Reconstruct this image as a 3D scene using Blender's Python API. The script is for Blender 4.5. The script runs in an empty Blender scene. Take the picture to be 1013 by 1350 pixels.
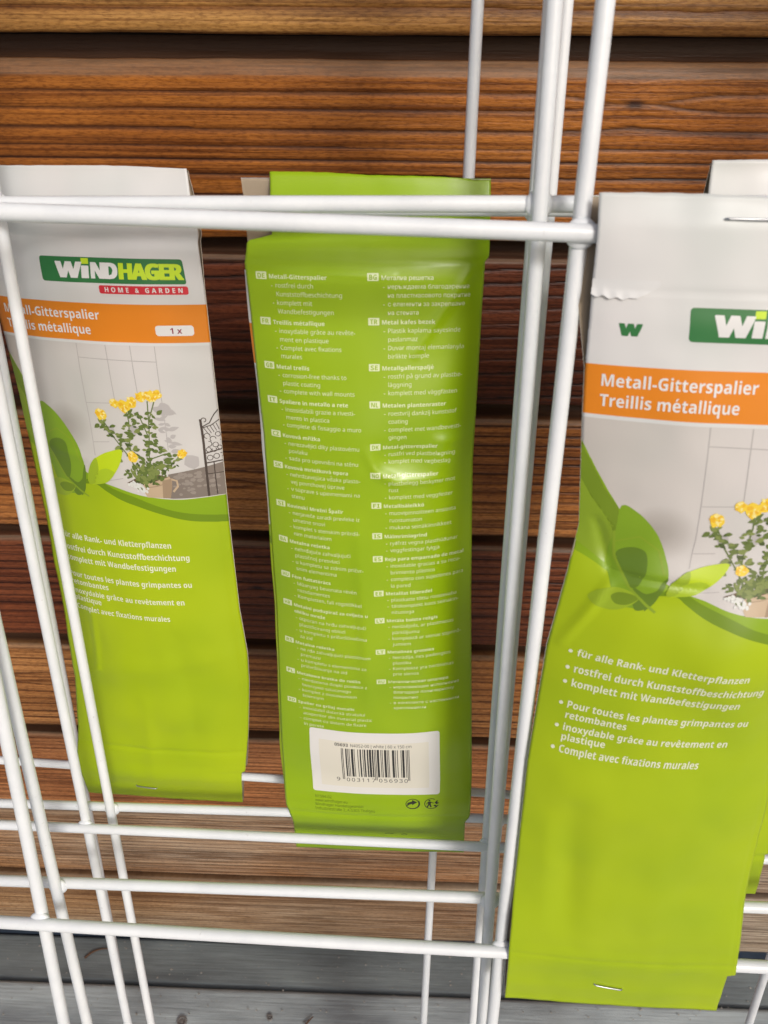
import bpy, bmesh, math, random, unicodedata
import numpy as np
from mathutils import Matrix, Vector, noise

scene = bpy.context.scene
col = scene.collection
R = math.radians
CAM_Z = 0.589          # camera height above the floor
WALL_Y = 0.340         # distance from camera to the plank wall

# ---------------------------------------------------------------- camera
PITCH, YAW, ROLL = R(30.9052), R(1.6859), R(0.4111)
fwd = Vector((-math.sin(YAW) * math.cos(PITCH), math.cos(YAW) * math.cos(PITCH), -math.sin(PITCH)))
right = Vector((math.cos(YAW), math.sin(YAW), 0))
up = right.cross(fwd)
r2 = right * math.cos(ROLL) + up * math.sin(ROLL)
u2 = up * math.cos(ROLL) - right * math.sin(ROLL)
cd = bpy.data.cameras.new('camera')
cam = bpy.data.objects.new('camera', cd); col.objects.link(cam)
cam.matrix_world = Matrix(((r2.x, u2.x, -fwd.x, 0), (r2.y, u2.y, -fwd.y, 0), (r2.z, u2.z, -fwd.z, CAM_Z), (0, 0, 0, 1)))
cd.sensor_fit = 'VERTICAL'; cd.sensor_height = 36; cd.sensor_width = 27
cd.lens = 1014 / 1350 * 36
cd.clip_start = 0.01; cd.clip_end = 200
cd.dof.use_dof = True; cd.dof.focus_distance = 0.29; cd.dof.aperture_fstop = 26
scene.camera = cam

# ---------------------------------------------------------------- light
SUN_EL, SUN_AZ = R(33), R(24)      # sun behind the camera, to the right
world = bpy.data.worlds.new('World'); scene.world = world; world.use_nodes = True
wn = world.node_tree.nodes; wl = world.node_tree.links
sky = wn.new('ShaderNodeTexSky'); sky.sky_type = 'NISHITA'; sky.sun_disc = False
sky.sun_elevation = SUN_EL; sky.sun_rotation = R(180) - SUN_AZ
sky.air_density = 1.0; sky.dust_density = 4.0; sky.ozone_density = 0.6
hs = wn.new('ShaderNodeHueSaturation'); hs.inputs['Saturation'].default_value = 1.0
wl.new(sky.outputs[0], hs.inputs['Color'])
bg = wn['Background']; bg.inputs['Strength'].default_value = 0.085
wl.new(hs.outputs[0], bg.inputs['Color'])
sd = bpy.data.lights.new('sun', 'SUN'); sd.energy = 1.5; sd.angle = R(12); sd.color = (1, .985, .96)
sun = bpy.data.objects.new('sun', sd); col.objects.link(sun)
sun_from = Vector((math.sin(SUN_AZ) * math.cos(SUN_EL), -math.cos(SUN_AZ) * math.cos(SUN_EL), math.sin(SUN_EL)))
sun.rotation_euler = sun_from.to_track_quat('Z', 'Y').to_euler()
sun.location = sun_from * 3
vs = scene.view_settings
vs.view_transform = 'Standard'; vs.look = 'None'; vs.gamma = 1; vs.use_curve_mapping = False
vs.exposure = 0.14

# ---------------------------------------------------------------- helpers
def tag(o, label=None, cat=None, group=None, kind=None):
    if label: o['label'] = label
    if cat: o['category'] = cat
    if group: o['group'] = group
    if kind: o['kind'] = kind
    return o
def empty(name, mat):
    o = bpy.data.objects.new(name, None); o.empty_display_size = .02
    col.objects.link(o); o.matrix_world = mat
    return o
def mesh_obj(name, me, parent=None, mat=None):
    o = bpy.data.objects.new(name, me); col.objects.link(o)
    if mat is not None and not me.materials: me.materials.append(mat)
    if parent is not None: o.parent = parent
    return o
def pydata(name, verts, faces, mat=None, parent=None, smooth=True):
    me = bpy.data.meshes.new(name); me.from_pydata(verts, [], faces); me.update()
    if smooth: me.polygons.foreach_set('use_smooth', [True] * len(me.polygons))
    return mesh_obj(name, me, parent, mat)
def srgb(r, g, b):
    f = lambda c: c / 12.92 if c <= .04045 else ((c + .055) / 1.055) ** 2.4
    return (f(r / 255), f(g / 255), f(b / 255), 1)
def new_mat(name):
    m = bpy.data.materials.new(name); m.use_nodes = True
    nt = m.node_tree
    return m, nt.nodes, nt.links, nt.nodes['Principled BSDF']
def flat_mat(name, color, rough=.42, coat=0, spec=.5):
    m, n, l, b = new_mat(name)
    b.inputs['Base Color'].default_value = color; b.inputs['Roughness'].default_value = rough
    b.inputs['Specular IOR Level'].default_value = spec
    b.inputs['Coat Weight'].default_value = coat; b.inputs['Coat Roughness'].default_value = .22
    return m
def mathn(n, l, op, a, b=None, clamp=False):
    x = n.new('ShaderNodeMath'); x.operation = op; x.use_clamp = clamp
    for i, q in enumerate((a, b)):
        if q is None: continue
        if isinstance(q, (int, float)): x.inputs[i].default_value = q
        else: l.new(q, x.inputs[i])
    return x.outputs[0]
def mix(n, l, fac, a, b):
    x = n.new('ShaderNodeMix'); x.data_type = 'RGBA'
    for sock, q in ((x.inputs[0], fac), (x.inputs[6], a), (x.inputs[7], b)):
        if isinstance(q, (int, float)): sock.default_value = q
        elif isinstance(q, tuple): sock.default_value = q
        else: l.new(q, sock)
    return x.outputs[2]
def noise_tex(n, l, vec, scale, detail=3, rough=.55, stretch=None):
    t = n.new('ShaderNodeTexNoise'); t.inputs['Scale'].default_value = scale
    t.inputs['Detail'].default_value = detail; t.inputs['Roughness'].default_value = rough
    if stretch:
        mp = n.new('ShaderNodeMapping'); mp.inputs['Scale'].default_value = stretch
        l.new(vec, mp.inputs['Vector']); vec = mp.outputs[0]
    l.new(vec, t.inputs['Vector'])
    return t.outputs['Fac']
def ramp(n, l, fac, stops):
    r = n.new('ShaderNodeValToRGB'); e = r.color_ramp.elements
    while len(e) < len(stops): e.new(.5)
    for i, (p, c) in enumerate(stops): e[i].position = p; e[i].color = c
    l.new(fac, r.inputs[0]); return r.outputs[0]
def bump(n, l, h, strength, dist, bsdf):
    b = n.new('ShaderNodeBump'); b.inputs['Strength'].default_value = strength; b.inputs['Distance'].default_value = dist
    l.new(h, b.inputs['Height']); l.new(b.outputs[0], bsdf.inputs['Normal'])

def plank_material():
    """Brushed, oiled boards. Each board carries its own tone, greyness and grain seed as object properties."""
    m, n, l, b = new_mat('brushed_board')
    geo = n.new('ShaderNodeTexCoord').outputs['Object']
    def attr(nm, typ='OBJECT'):
        a = n.new('ShaderNodeAttribute'); a.attribute_type = typ; a.attribute_name = nm; return a
    ring = attr('ring', 'GEOMETRY').outputs['Fac']
    tone = attr('tone').outputs['Color']; late = attr('late').outputs['Color']
    grey = attr('grey').outputs['Fac']; seed = attr('seed').outputs['Fac']
    sh = n.new('ShaderNodeVectorMath'); sh.operation = 'ADD'
    cx = n.new('ShaderNodeCombineXYZ'); l.new(seed, cx.inputs[0]); l.new(seed, cx.inputs[1])
    l.new(geo, sh.inputs[0]); l.new(cx.outputs[0], sh.inputs[1]); vec = sh.outputs[0]
    fine = noise_tex(n, l, vec, 1, 4, .65, (34, 60, 760))
    streak = noise_tex(n, l, vec, 1, 3, .6, (4.5, 40, 620))
    speck = noise_tex(n, l, vec, 1, 3, .6, (320, 300, 1300))
    blotch = noise_tex(n, l, vec, 1, 4, .6, (9, 8, 30))
    big = noise_tex(n, l, vec, 1, 2, .5, (3, 3, 9))
    def mul(a_, b_, k):
        x = n.new('ShaderNodeMix'); x.data_type = 'RGBA'; x.blend_type = 'MULTIPLY'; x.inputs[0].default_value = k
        l.new(a_, x.inputs[6]); l.new(b_, x.inputs[7]); return x.outputs[2]
    c = mix(n, l, mathn(n, l, 'MULTIPLY', ring, 1.0, True), tone, late)
    c = mul(c, ramp(n, l, fine, [(.30, (.50, .42, .36, 1)), (.5, (1, 1, 1, 1)), (.75, (1.3, 1.28, 1.2, 1))]), .6)
    c = mul(c, ramp(n, l, speck, [(.36, (.45, .36, .30, 1)), (.5, (1, 1, 1, 1)), (.72, (1.35, 1.35, 1.3, 1))]), .55)
    c = mul(c, ramp(n, l, streak, [(.41, (.34, .24, .18, 1)), (.50, (1, 1, 1, 1)), (.74, (1.22, 1.2, 1.12, 1))]), .65)
    c = mul(c, ramp(n, l, big, [(.34, (.62, .50, .42, 1)), (.5, (1, 1, 1, 1)), (.66, (1.35, 1.55, 1.85, 1))]), .85)
    c = mul(c, ramp(n, l, blotch, [(.3, (.55, .44, .36, 1)), (.52, (1, 1, 1, 1)), (.75, (1.25, 1.2, 1.1, 1))]), .6)
    # weathered, bleached patches
    wf = mathn(n, l, 'ADD', mathn(n, l, 'MULTIPLY', mathn(n, l, 'SUBTRACT', big, .5), 2.4), grey)
    wf = mathn(n, l, 'ADD', wf, mathn(n, l, 'MULTIPLY', mathn(n, l, 'SUBTRACT', fine, .5), .8))
    sx = n.new('ShaderNodeSeparateXYZ'); l.new(geo, sx.inputs[0])
    wf = mathn(n, l, 'ADD', wf, mathn(n, l, 'MULTIPLY', mathn(n, l, 'MULTIPLY', sx.outputs[0], 2.6), mathn(n, l, 'MAXIMUM', grey, 0)))
    wf = mathn(n, l, 'MULTIPLY', wf, 1.0, True)
    gcol = mix(n, l, mathn(n, l, 'ADD', mathn(n, l, 'MULTIPLY', mathn(n, l, 'SUBTRACT', streak, .5), 2.2), mathn(n, l, 'ADD', mathn(n, l, 'MULTIPLY', mathn(n, l, 'SUBTRACT', fine, .5), 2.0), .55), True), (.07, .048, .032, 1), (.50, .42, .33, 1))
    gcol = mix(n, l, mathn(n, l, 'MULTIPLY', ring, .92, True), gcol, (.05, .034, .022, 1))
    c3 = mix(n, l, wf, c, gcol)
    lip = attr('lip', 'GEOMETRY').outputs['Fac']
    lipc = mix(n, l, fine, (.08, .05, .03, 1), (.30, .22, .15, 1))
    c3 = mix(n, l, mathn(n, l, 'MULTIPLY', lip, .8, True), c3, lipc)
    rec = attr('recess', 'GEOMETRY').outputs['Fac']
    c3 = mix(n, l, rec, c3, (.060, .030, .018, 1))
    l.new(c3, b.inputs['Base Color'])
    b.inputs['Roughness'].default_value = .42; b.inputs['Specular IOR Level'].default_value = .25
    hsum = mathn(n, l, 'ADD', fine, mathn(n, l, 'MULTIPLY', speck, .4))
    bump(n, l, hsum, .55, .0006, b)
    return m
def floor_material():
    m, n, l, b = new_mat('grey_wet_board')
    geo = n.new('ShaderNodeTexCoord').outputs['Object']
    a = n.new('ShaderNodeAttribute'); a.attribute_type = 'OBJECT'; a.attribute_name = 'tone'
    fine = noise_tex(n, l, geo, 1, 5, .65, (22, 700, 60))
    blot = noise_tex(n, l, geo, 1, 4, .6, (9, 30, 9))
    spot = noise_tex(n, l, geo, 260, 3, .7)
    f = ramp(n, l, fine, [(.25, (.62, .62, .62, 1)), (.6, (1, 1, 1, 1)), (.85, (1.35, 1.35, 1.3, 1))])
    g = ramp(n, l, blot, [(.3, (.55, .55, .56, 1)), (.7, (1.3, 1.3, 1.27, 1))])
    x = n.new('ShaderNodeMix'); x.data_type = 'RGBA'; x.blend_type = 'MULTIPLY'; x.inputs[0].default_value = .8
    l.new(a.outputs['Color'], x.inputs[6]); l.new(f, x.inputs[7])
    y = n.new('ShaderNodeMix'); y.data_type = 'RGBA'; y.blend_type = 'MULTIPLY'; y.inputs[0].default_value = .9
    l.new(x.outputs[2], y.inputs[6]); l.new(g, y.inputs[7])
    sp = ramp(n, l, spot, [(.70, (0, 0, 0, 1)), (.78, (1, 1, 1, 1))])
    c = mix(n, l, mathn(n, l, 'MULTIPLY', sp, .5), y.outputs[2], (.28, .28, .26, 1))
    l.new(c, b.inputs['Base Color'])
    b.inputs['Roughness'].default_value = .45
    bump(n, l, mathn(n, l, 'ADD', fine, mathn(n, l, 'MULTIPLY', spot, .3)), .6, .0007, b)
    return m
def wire_material():
    m, n, l, b = new_mat('white_plastic_coat')
    geo = n.new('ShaderNodeTexCoord').outputs['Object']
    d = noise_tex(n, l, geo, 55, 4, .6); sp = noise_tex(n, l, geo, 420, 2, .6)
    c = ramp(n, l, d, [(.3, (.74, .76, .785, 1)), (.6, (.82, .84, .86, 1))])
    dirt = ramp(n, l, sp, [(.72, (0, 0, 0, 1)), (.80, (1, 1, 1, 1))])
    l.new(mix(n, l, mathn(n, l, 'MULTIPLY', dirt, .32), c, (.42, .40, .36, 1)), b.inputs['Base Color'])
    b.inputs['Roughness'].default_value = .30; b.inputs['Specular IOR Level'].default_value = .55
    bump(n, l, noise_tex(n, l, geo, 900, 2, .5), .12, .0003, b)
    return m
M = {}
M['board'] = plank_material(); M['floor'] = floor_material(); M['wire'] = wire_material()
M['dark'] = flat_mat('dark_backing', (.018, .011, .008, 1), .8)
M['steel'] = flat_mat('zinc_steel', (.55, .56, .58, 1), .38); M['steel'].node_tree.nodes['Principled BSDF'].inputs['Metallic'].default_value = 1
M['twig'] = flat_mat('dry_bark', (.11, .055, .03, 1), .8)
M['dirt'] = flat_mat('pale_dirt', (.35, .34, .31, 1), .7)

M['ground'] = None
def bounce_ground_material():
    m, n, l, b = new_mat('pale_gravel')
    g = n.new('ShaderNodeTexCoord').outputs['Object']
    l.new(ramp(n, l, noise_tex(n, l, g, 40, 4, .7), [(.3, (.30, .29, .27, 1)), (.7, (.50, .485, .46, 1))]), b.inputs['Base Color'])
    b.inputs['Roughness'].default_value = .9; return m
M['ground'] = bounce_ground_material()
M['screw'] = flat_mat('dull_screw', (.33, .32, .31, 1), .5); M['screw'].node_tree.nodes['Principled BSDF'].inputs['Metallic'].default_value = .5
gr = pydata('ground', [(-30, -30, -.07), (30, -30, -.07), (30, 8, -.07), (-30, 8, -.07)], [(0, 1, 2, 3)], M['ground'], None, False)  # unseen pale sheet beyond the boards, added to bounce light onto sleeves and wires
tag(gr, None, None, None, 'structure')
# ---- sleeve surfaces, all in millimetres in the frame of the trellis they hang on -------------
def lerp_tab(tab, x):
    if x <= tab[0][0]: return tab[0][1]
    for (x0, y0), (x1, y1) in zip(tab, tab[1:]):
        if x <= x1:
            return y0 + (y1 - y0) * (x - x0) / max(1e-9, x1 - x0)
    return tab[-1][1]
def smooth_tab(tab, x):
    if x <= tab[0][0]: return tab[0][1]
    for (x0, y0), (x1, y1) in zip(tab, tab[1:]):
        if x <= x1:
            t = (x - x0) / max(1e-9, x1 - x0); t = t * t * (3 - 2 * t)
            return y0 + (y1 - y0) * t
    return tab[-1][1]
def seg_dist(px, py, a, b):
    dx, dy = b[0] - a[0], b[1] - a[1]
    t = max(0, min(1, ((px - a[0]) * dx + (py - a[1]) * dy) / (dx * dx + dy * dy)))
    return math.hypot(px - a[0] - t * dx, py - a[1] - t * dy), t
SLEEVE = {
 'A': dict(top=226.0, bottom=-20.0, fold_top=206.5, fold_bottom=3.0,
   left=[(-20, 154.6), (-2, 154.0), (3, 153.8), (18, 153.6), (77, 153.2), (115, 154.8), (137, 157.8), (150, 159.3), (160, 158.4), (178, 156.8), (189, 156.0), (206, 155.2), (219, 154.6), (227, 154.2)],
   right=[(-21, 223.6), (-1, 222.8), (-.5, 225.2), (39, 222.3), (76, 220.8), (120, 222), (160, 225), (206, 225), (207, 223.5), (226, 223.4)],
   base_left=[(-20, 0), (230, 0)], base_right=[(-20, 0), (90, 2), (120, 3), (150, 1), (230, 0)],
   gap=[(-20, 1.0), (-10, 2.0), (0, 2.7), (9, 2.3), (34, .35), (186, .35), (207, 1.9), (219, 3.2), (226, 2.4)],
   bulge=[(-20, .3), (-6, .8), (6, 1.6), (34, 4.6), (70, 6.5), (120, 8.5), (150, 6.5), (185, 5.6), (206, 3.8), (219, 2.2), (227, 1.6)],
   bumps=[(50, 121, 20, 17, 4.0), (9, 143, 9, 6, -1.6), (22, 140, 12, 5, 1.4), (12, 30, 7, 26, -.8), (33, 200, 22, 4, .5)],
   creases=[((4, 152), (11, 138), 1.3, -.9), ((11, 138), (3, 118), 1.5, .9), ((10, 139.5), (33, 138.2), 1.0, -.7), ((0, 206.7), (72, 206.7), .55, -.22), ((0, 3.2), (72, 3.2), .6, -.3), ((0, 72), (70, 66), 9, .5), ((15, 64), (18, 10), 4, -.8), ((7, 58), (10, 16), 3.5, .5), ((68.2, 2), (68.2, 110), .5, -.28), ((30, 128), (56, 96), 5, .4)]),
 'D': dict(top=227.6, bottom=-17.5, fold_top=206.5, fold_bottom=3.0,
   left=[(-18, 71.6), (-3, 71.2), (-1, 70.9), (6, 68.8), (35, 68.3), (93, 69.6), (155, 69.0), (171, 68.2), (187, 67.7), (205, 67.0), (211, 68.2), (212.5, 75.2), (228, 75.2)],
   right=[(-18, 138.1), (0, 137.6), (3, 139.4), (22, 139.3), (102, 135.2), (147, 133.5), (164, 133.7), (206, 133.9), (207, 135.0), (228, 134.3)],
   base_left=[(-20, 0), (230, 0)], base_right=[(-20, 0), (230, 0)],
   gap=[(-18, .9), (-9, 1.6), (0, 2.3), (8, 1.9), (26, .35), (190, .35), (208, 1.6), (219, 2.3), (228, .6)],
   bulge=[(-18, .3), (-8, .7), (4, 1.8), (40, 6), (100, 9.5), (150, 8.5), (200, 5), (210, 2.6), (219, 1.6), (228, .8)],
   bumps=[(47, 150, 11, 4.5, -1.5), (33, 150, 10, 12, .8), (60, 150, 6, 6, 1.2), (34, 95, 5, 30, .7), (52, 185, 9, 14, -.9), (14, 185, 9, 20, .6)],
   creases=[((66, 203), (50, 181), 1.6, .75), ((35, 152), (38, 146), 1.8, .7), ((38, 146), (45, 142.5), 1.8, .9), ((45, 142.5), (58, 143), 1.8, .7), ((58, 155), (67, 155), 1.8, .7), ((0, 206), (68, 206), .6, -.25), ((0, 3), (70, 3), .8, -.5), ((22, 203), (44, 202), .7, .35), ((31, 130), (33, 60), 2.2, .35)]),
 'E': dict(top=229.0, bottom=-13.5, fold_top=209.0, fold_bottom=4.5,
   left=[(-14, 4.2), (0, 3.0), (4, 3.2), (5, 2.6), (20, 4.6), (45, 6.4), (89, 5.2), (125, 3.4), (157, 1.2), (168, .2), (187, -1.0), (208, -1.6), (210, .4), (230, 1.0)],
   right=[(-15, 70.3), (3.7, 71.3), (4.6, 72.8), (24, 74.9), (48, 76.7), (61, 76.8), (81, 74.9), (115, 73.6), (151, 72.8), (179, 71.9), (191, 71.5), (208.7, 70.8), (210.6, 71.3), (230, 68.7)],
   base_left=[(-15, 0), (20, 0), (45, -1), (89, -4), (125, -6), (157, -8), (208, -8), (216, -2), (230, 0)], base_right=[(-15, 0), (230, 0)],
   gap=[(-14, .9), (-8, 1.5), (0, 2.2), (8, 1.9), (26, .35), (192, .35), (210, 1.6), (219, 2.3), (229, .6)],
   bulge=[(-14, .3), (-8, .6), (4, 1.8), (40, 5.5), (90, 8), (150, 8.5), (195, 7), (210, 3.5), (219, 2.0), (229, .7)],
   bumps=[(10, 60, 8, 22, -1.2), (40, 45, 14, 25, .8), (22, 135, 18, 10, .7), (60, 60, 9, 22, .6)],
   creases=[((4, 46), (12, 52), 1.2, .7), ((12, 52), (14, 78), 1.4, .6), ((0, 209), (72, 209), .6, -.25), ((0, 15), (72, 14), .9, -.4), ((2, 143), (26, 139), 1.6, .4), ((4, 50), (66, 62), 4.5, .6), ((30, 40), (33, -4), 3, .45), ((46, 70), (50, 8), 4, -.5), ((67.5, 15), (67.8, 130), .6, -.25)]),
 'C': dict(top=230.3, bottom=-16.6, fold_top=207.0, fold_bottom=4.0,
   left=[(-17, 185), (3, 184), (4, 182), (206, 182), (208, 192.5), (222, 193.4), (231, 193.7)],
   right=[(-17, 251.2), (4, 250.4), (5, 252.5), (206, 253), (208, 251), (231, 250)],
   base_left=[(-20, 0), (230, 0)], base_right=[(-20, 0), (230, 0)],
   gap=[(-17, .9), (-9, 1.6), (0, 2.3), (8, 1.9), (26, .35), (190, .35), (208, 1.6), (219, 2.4), (230, .6)],
   bulge=[(-17, .3), (-8, .6), (4, 1.8), (40, 5), (100, 6), (150, 6), (200, 4.5), (210, 2.4), (219, 1.6), (230, .8)],
   bumps=[], creases=[((0, 207), (72, 207), .8, -.5), ((0, 3.5), (72, 3.5), .8, -.5)]),
}
PRINT_W = 70.0
def sheet_point(key, s, v, side=1, lift=0.0):
    """(u, v, n) of print position s (0..70 across), v (up) on the near (side=1) or far sheet."""
    S = SLEEVE[key]; a = s / PRINT_W
    uL, uR = lerp_tab(S['left'], v), lerp_tab(S['right'], v)
    u = uL + (uR - uL) * a
    c = min(1.0, abs(2 * a - 1))
    n = (1 - a) * smooth_tab(S['base_left'], v) + a * smooth_tab(S['base_right'], v)
    h = smooth_tab(S['gap'], v) + smooth_tab(S['bulge'], v) * (1 - c ** 2.3)
    if side < 0:
        return u, v, n - (smooth_tab(S['gap'], v) + .55 * smooth_tab(S['bulge'], v) * (1 - c ** 2.3)) + lift
    n += h
    for (s0, v0, ss, sv, amp) in S['bumps']:
        e = ((s - s0) / ss) ** 2 + ((v - v0) / sv) ** 2
        if e < 9: n += amp * math.exp(-e)
    for (p, q, w, amp) in S['creases']:
        d, t = seg_dist(s, v, p, q)
        if d < 3 * w: n += amp * math.exp(-(d / w) ** 2) * (.35 + .65 * math.sin(math.pi * (.1 + .8 * t)))
    return u, v, n + lift
# ---------------------------------------------------------------- plank wall
def build_wall():
    PITCHB = 0.21847 * WALL_Y
    zb0 = CAM_Z + 0.23378 * WALL_Y          # lower edge of board number 0
    x0, x1 = -.62, .62
    verts = [(x0 - .01, WALL_Y + .0125, -.004), (x1 + .01, WALL_Y + .0125, -.004), (x1 + .01, WALL_Y + .0125, zb0 + .26), (x0 - .01, WALL_Y + .0125, zb0 + .26)]
    verts += [(x, y + .012, z) for x, y, z in verts]
    wall = pydata('wooden_wall', verts, [(0, 1, 2, 3), (7, 6, 5, 4), (4, 5, 1, 0), (3, 2, 6, 7), (1, 5, 6, 2), (4, 0, 3, 7)], M['dark'], None, False)
    tag(wall, 'brown wooden wall of horizontal boards with dark gaps behind the trellises', 'wall')
    # tone, late-wood tone, greyness, ring spacing (mm), ring slant
    look = {
        1: ((.38, .19, .055), (.17, .066, .015), -.6, 11.0, .0), 2: ((.27, .084, .012), (.028, .007, .0025), -.8, 6.2, .004),
        3: ((.105, .027, .011), (.014, .004, .0025), -.85, 6.0, .035), 4: ((.36, .135, .036), (.040, .011, .005), -.8, 5.2, .0),
        5: ((.17, .046, .016), (.026, .007, .004), -.8, 4.8, .012), 6: ((.42, .18, .056), (.085, .026, .008), -.65, 5.4, .004),
        7: ((.37, .15, .056), (.060, .019, .008), -.5, 3.4, .0), 8: ((.36, .18, .075), (.060, .026, .011), .30, 2.9, .006), 9: ((.44, .27, .14), (.10, .050, .024), .5, 2.5, .0)}
    rng = random.Random(5)
    for k in range(-2, 10):
        zbot = zb0 - PITCHB * k
        tone, late, grey, sp, slant = look.get(k, ((.27, .13, .05), (.08, .03, .012), -.4, 6.0, .004))
        seed = 13.7 * (k + 4)
        if k == 9: zbot = .0005
        height = (zb0 - PITCHB * (k - 1)) - zbot
        gapz, lipz = .0072 + rng.uniform(-.0010, .0010), {2: .0052, 1: .003}.get(k, rng.uniform(.0010, .0018))
        sb = {2: .0055, 1: .004}.get(k, .0022)
        # profile rows from the top: dark recess, lip, face, rounded lower edge   (depth below top, set back, lip, recess)
        rows = [(0.0001, .0120, 0, 1), (gapz * .5, .0120, 0, 1), (gapz * .9, .0115, 0, 1), (gapz * .97, sb + .004, 0, 1), (gapz, sb, .3, .45)]
        for j in range(1, 6):
            t = j / 5; rows.append((gapz + lipz * (1 - math.cos(t * math.pi / 2)), sb * (1 - math.sin(t * math.pi / 2)), 1 - .4 * t, 0))
        q = rows[-1][0]; step = .00055
        nface = int((height - q - .0030) / step)
        for j in range(1, nface + 1):
            rows.append((q + j * (height - q - .0030) / nface, 0.0, max(0, .35 - j * .12), 0))
        qe = rows[-1][0]
        for j in range(1, 5):
            t = j / 4 * math.pi / 2
            rows.append((qe + .0028 * math.sin(t), .0020 * (1 - math.cos(t)), 0, 0))
        rows.append((rows[-1][0], .0120, 0, 1))
        nx = 420
        xs = np.linspace(x0 + rng.uniform(0, .006), x1 - rng.uniform(0, .006), nx)
        V = np.zeros((len(rows), nx, 3)); ring = np.zeros((len(rows), nx)); lip = np.zeros((len(rows), nx)); rec = np.zeros((len(rows), nx))
        wob = np.array([noise.noise(Vector((x * 2.2, seed, 0))) * 2.6 + noise.noise(Vector((x * 9, seed, 3))) * .55 for x in xs])
        tilt = np.array([noise.noise(Vector((x * 1.1, seed, 7))) for x in xs]) * 1.5
        edgew = np.array([noise.noise(Vector((x * 14, seed, 11))) * .00055 + noise.noise(Vector((x * 60, seed, 12))) * .00025 for x in xs])
        zn = [noise.noise(Vector((j * .05, seed, 20))) for j in range(len(rows))]
        knots = [(rng.uniform(-.30, .34), rng.uniform(22, 62), rng.uniform(2.0, 3.6)) for _ in range(2)]
        for j, (qz, dep, lp, rc) in enumerate(rows):
            zz = qz * 1000
            wig = zn[j] * 2.2
            ph = (zz + wob * (.4 + .6 * zz / 70) + slant * 1000 * xs + tilt * (zz / 70) + wig) / sp
            spot = np.zeros(nx)
            for kx, kz, kr in knots:
                dd = ((xs - kx) * 1000 / 2.6) ** 2 + (zz - kz) ** 2
                ph = ph + np.sign(zz - kz + .01) * .55 * np.exp(-dd / (kr * 2.6) ** 2)
                spot = np.maximum(spot, np.clip(1.5 - np.sqrt(dd) / (kr * .55), 0, 1))
            cell = np.floor(ph); f = ph - cell
            amp = .72 + .28 * np.sin(cell * 12.9898 + seed * 3.1)
            dark = np.clip(1.6 - f / .14, 0, 1) * np.clip(amp + .25, .3, 1) + .35 * np.clip((f - .5) / .5, 0, 1) * amp
            face = 1.0 if dep == 0.0 else .35
            relief = face * (.00085 * np.minimum(f / .25, 1) * (.55 + .45 * amp) - .0002 * f) * min(1, sp / 4.5)
            V[j, :, 0] = xs
            V[j, :, 1] = WALL_Y + dep - relief
            V[j, :, 2] = zbot + height - qz + (edgew if j >= len(rows) - 7 or 2 <= j <= 10 else 0)
            ring[j] = np.clip(np.maximum(dark, spot), 0, 1); lip[j] = lp; rec[j] = rc
        nr = len(rows)
        idx = np.arange(nr * nx).reshape(nr, nx)
        F = np.stack([idx[:-1, :-1], idx[1:, :-1], idx[1:, 1:], idx[:-1, 1:]], -1).reshape(-1, 4)
        # closed back
        me = bpy.data.meshes.new('plank')
        bk = [(xs[0], WALL_Y + .0125, zbot + height - .0001), (xs[-1], WALL_Y + .0125, zbot + height - .0001)]
        me.from_pydata(V.reshape(-1, 3).tolist(), [], F.tolist()); me.update()
        me.polygons.foreach_set('use_smooth', [True] * len(me.polygons))
        for nm, arr in (('ring', ring), ('lip', lip), ('recess', rec)):
            a = me.attributes.new(nm, 'FLOAT', 'POINT'); a.data.foreach_set('value', arr.reshape(-1).astype(np.float32))
        o = mesh_obj('plank', me, wall, M['board'])
        o['tone'] = [*tone, 1.0]; o['late'] = [*late, 1.0]; o['grey'] = float(grey); o['seed'] = float(seed)
    return wall
build_wall()

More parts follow.
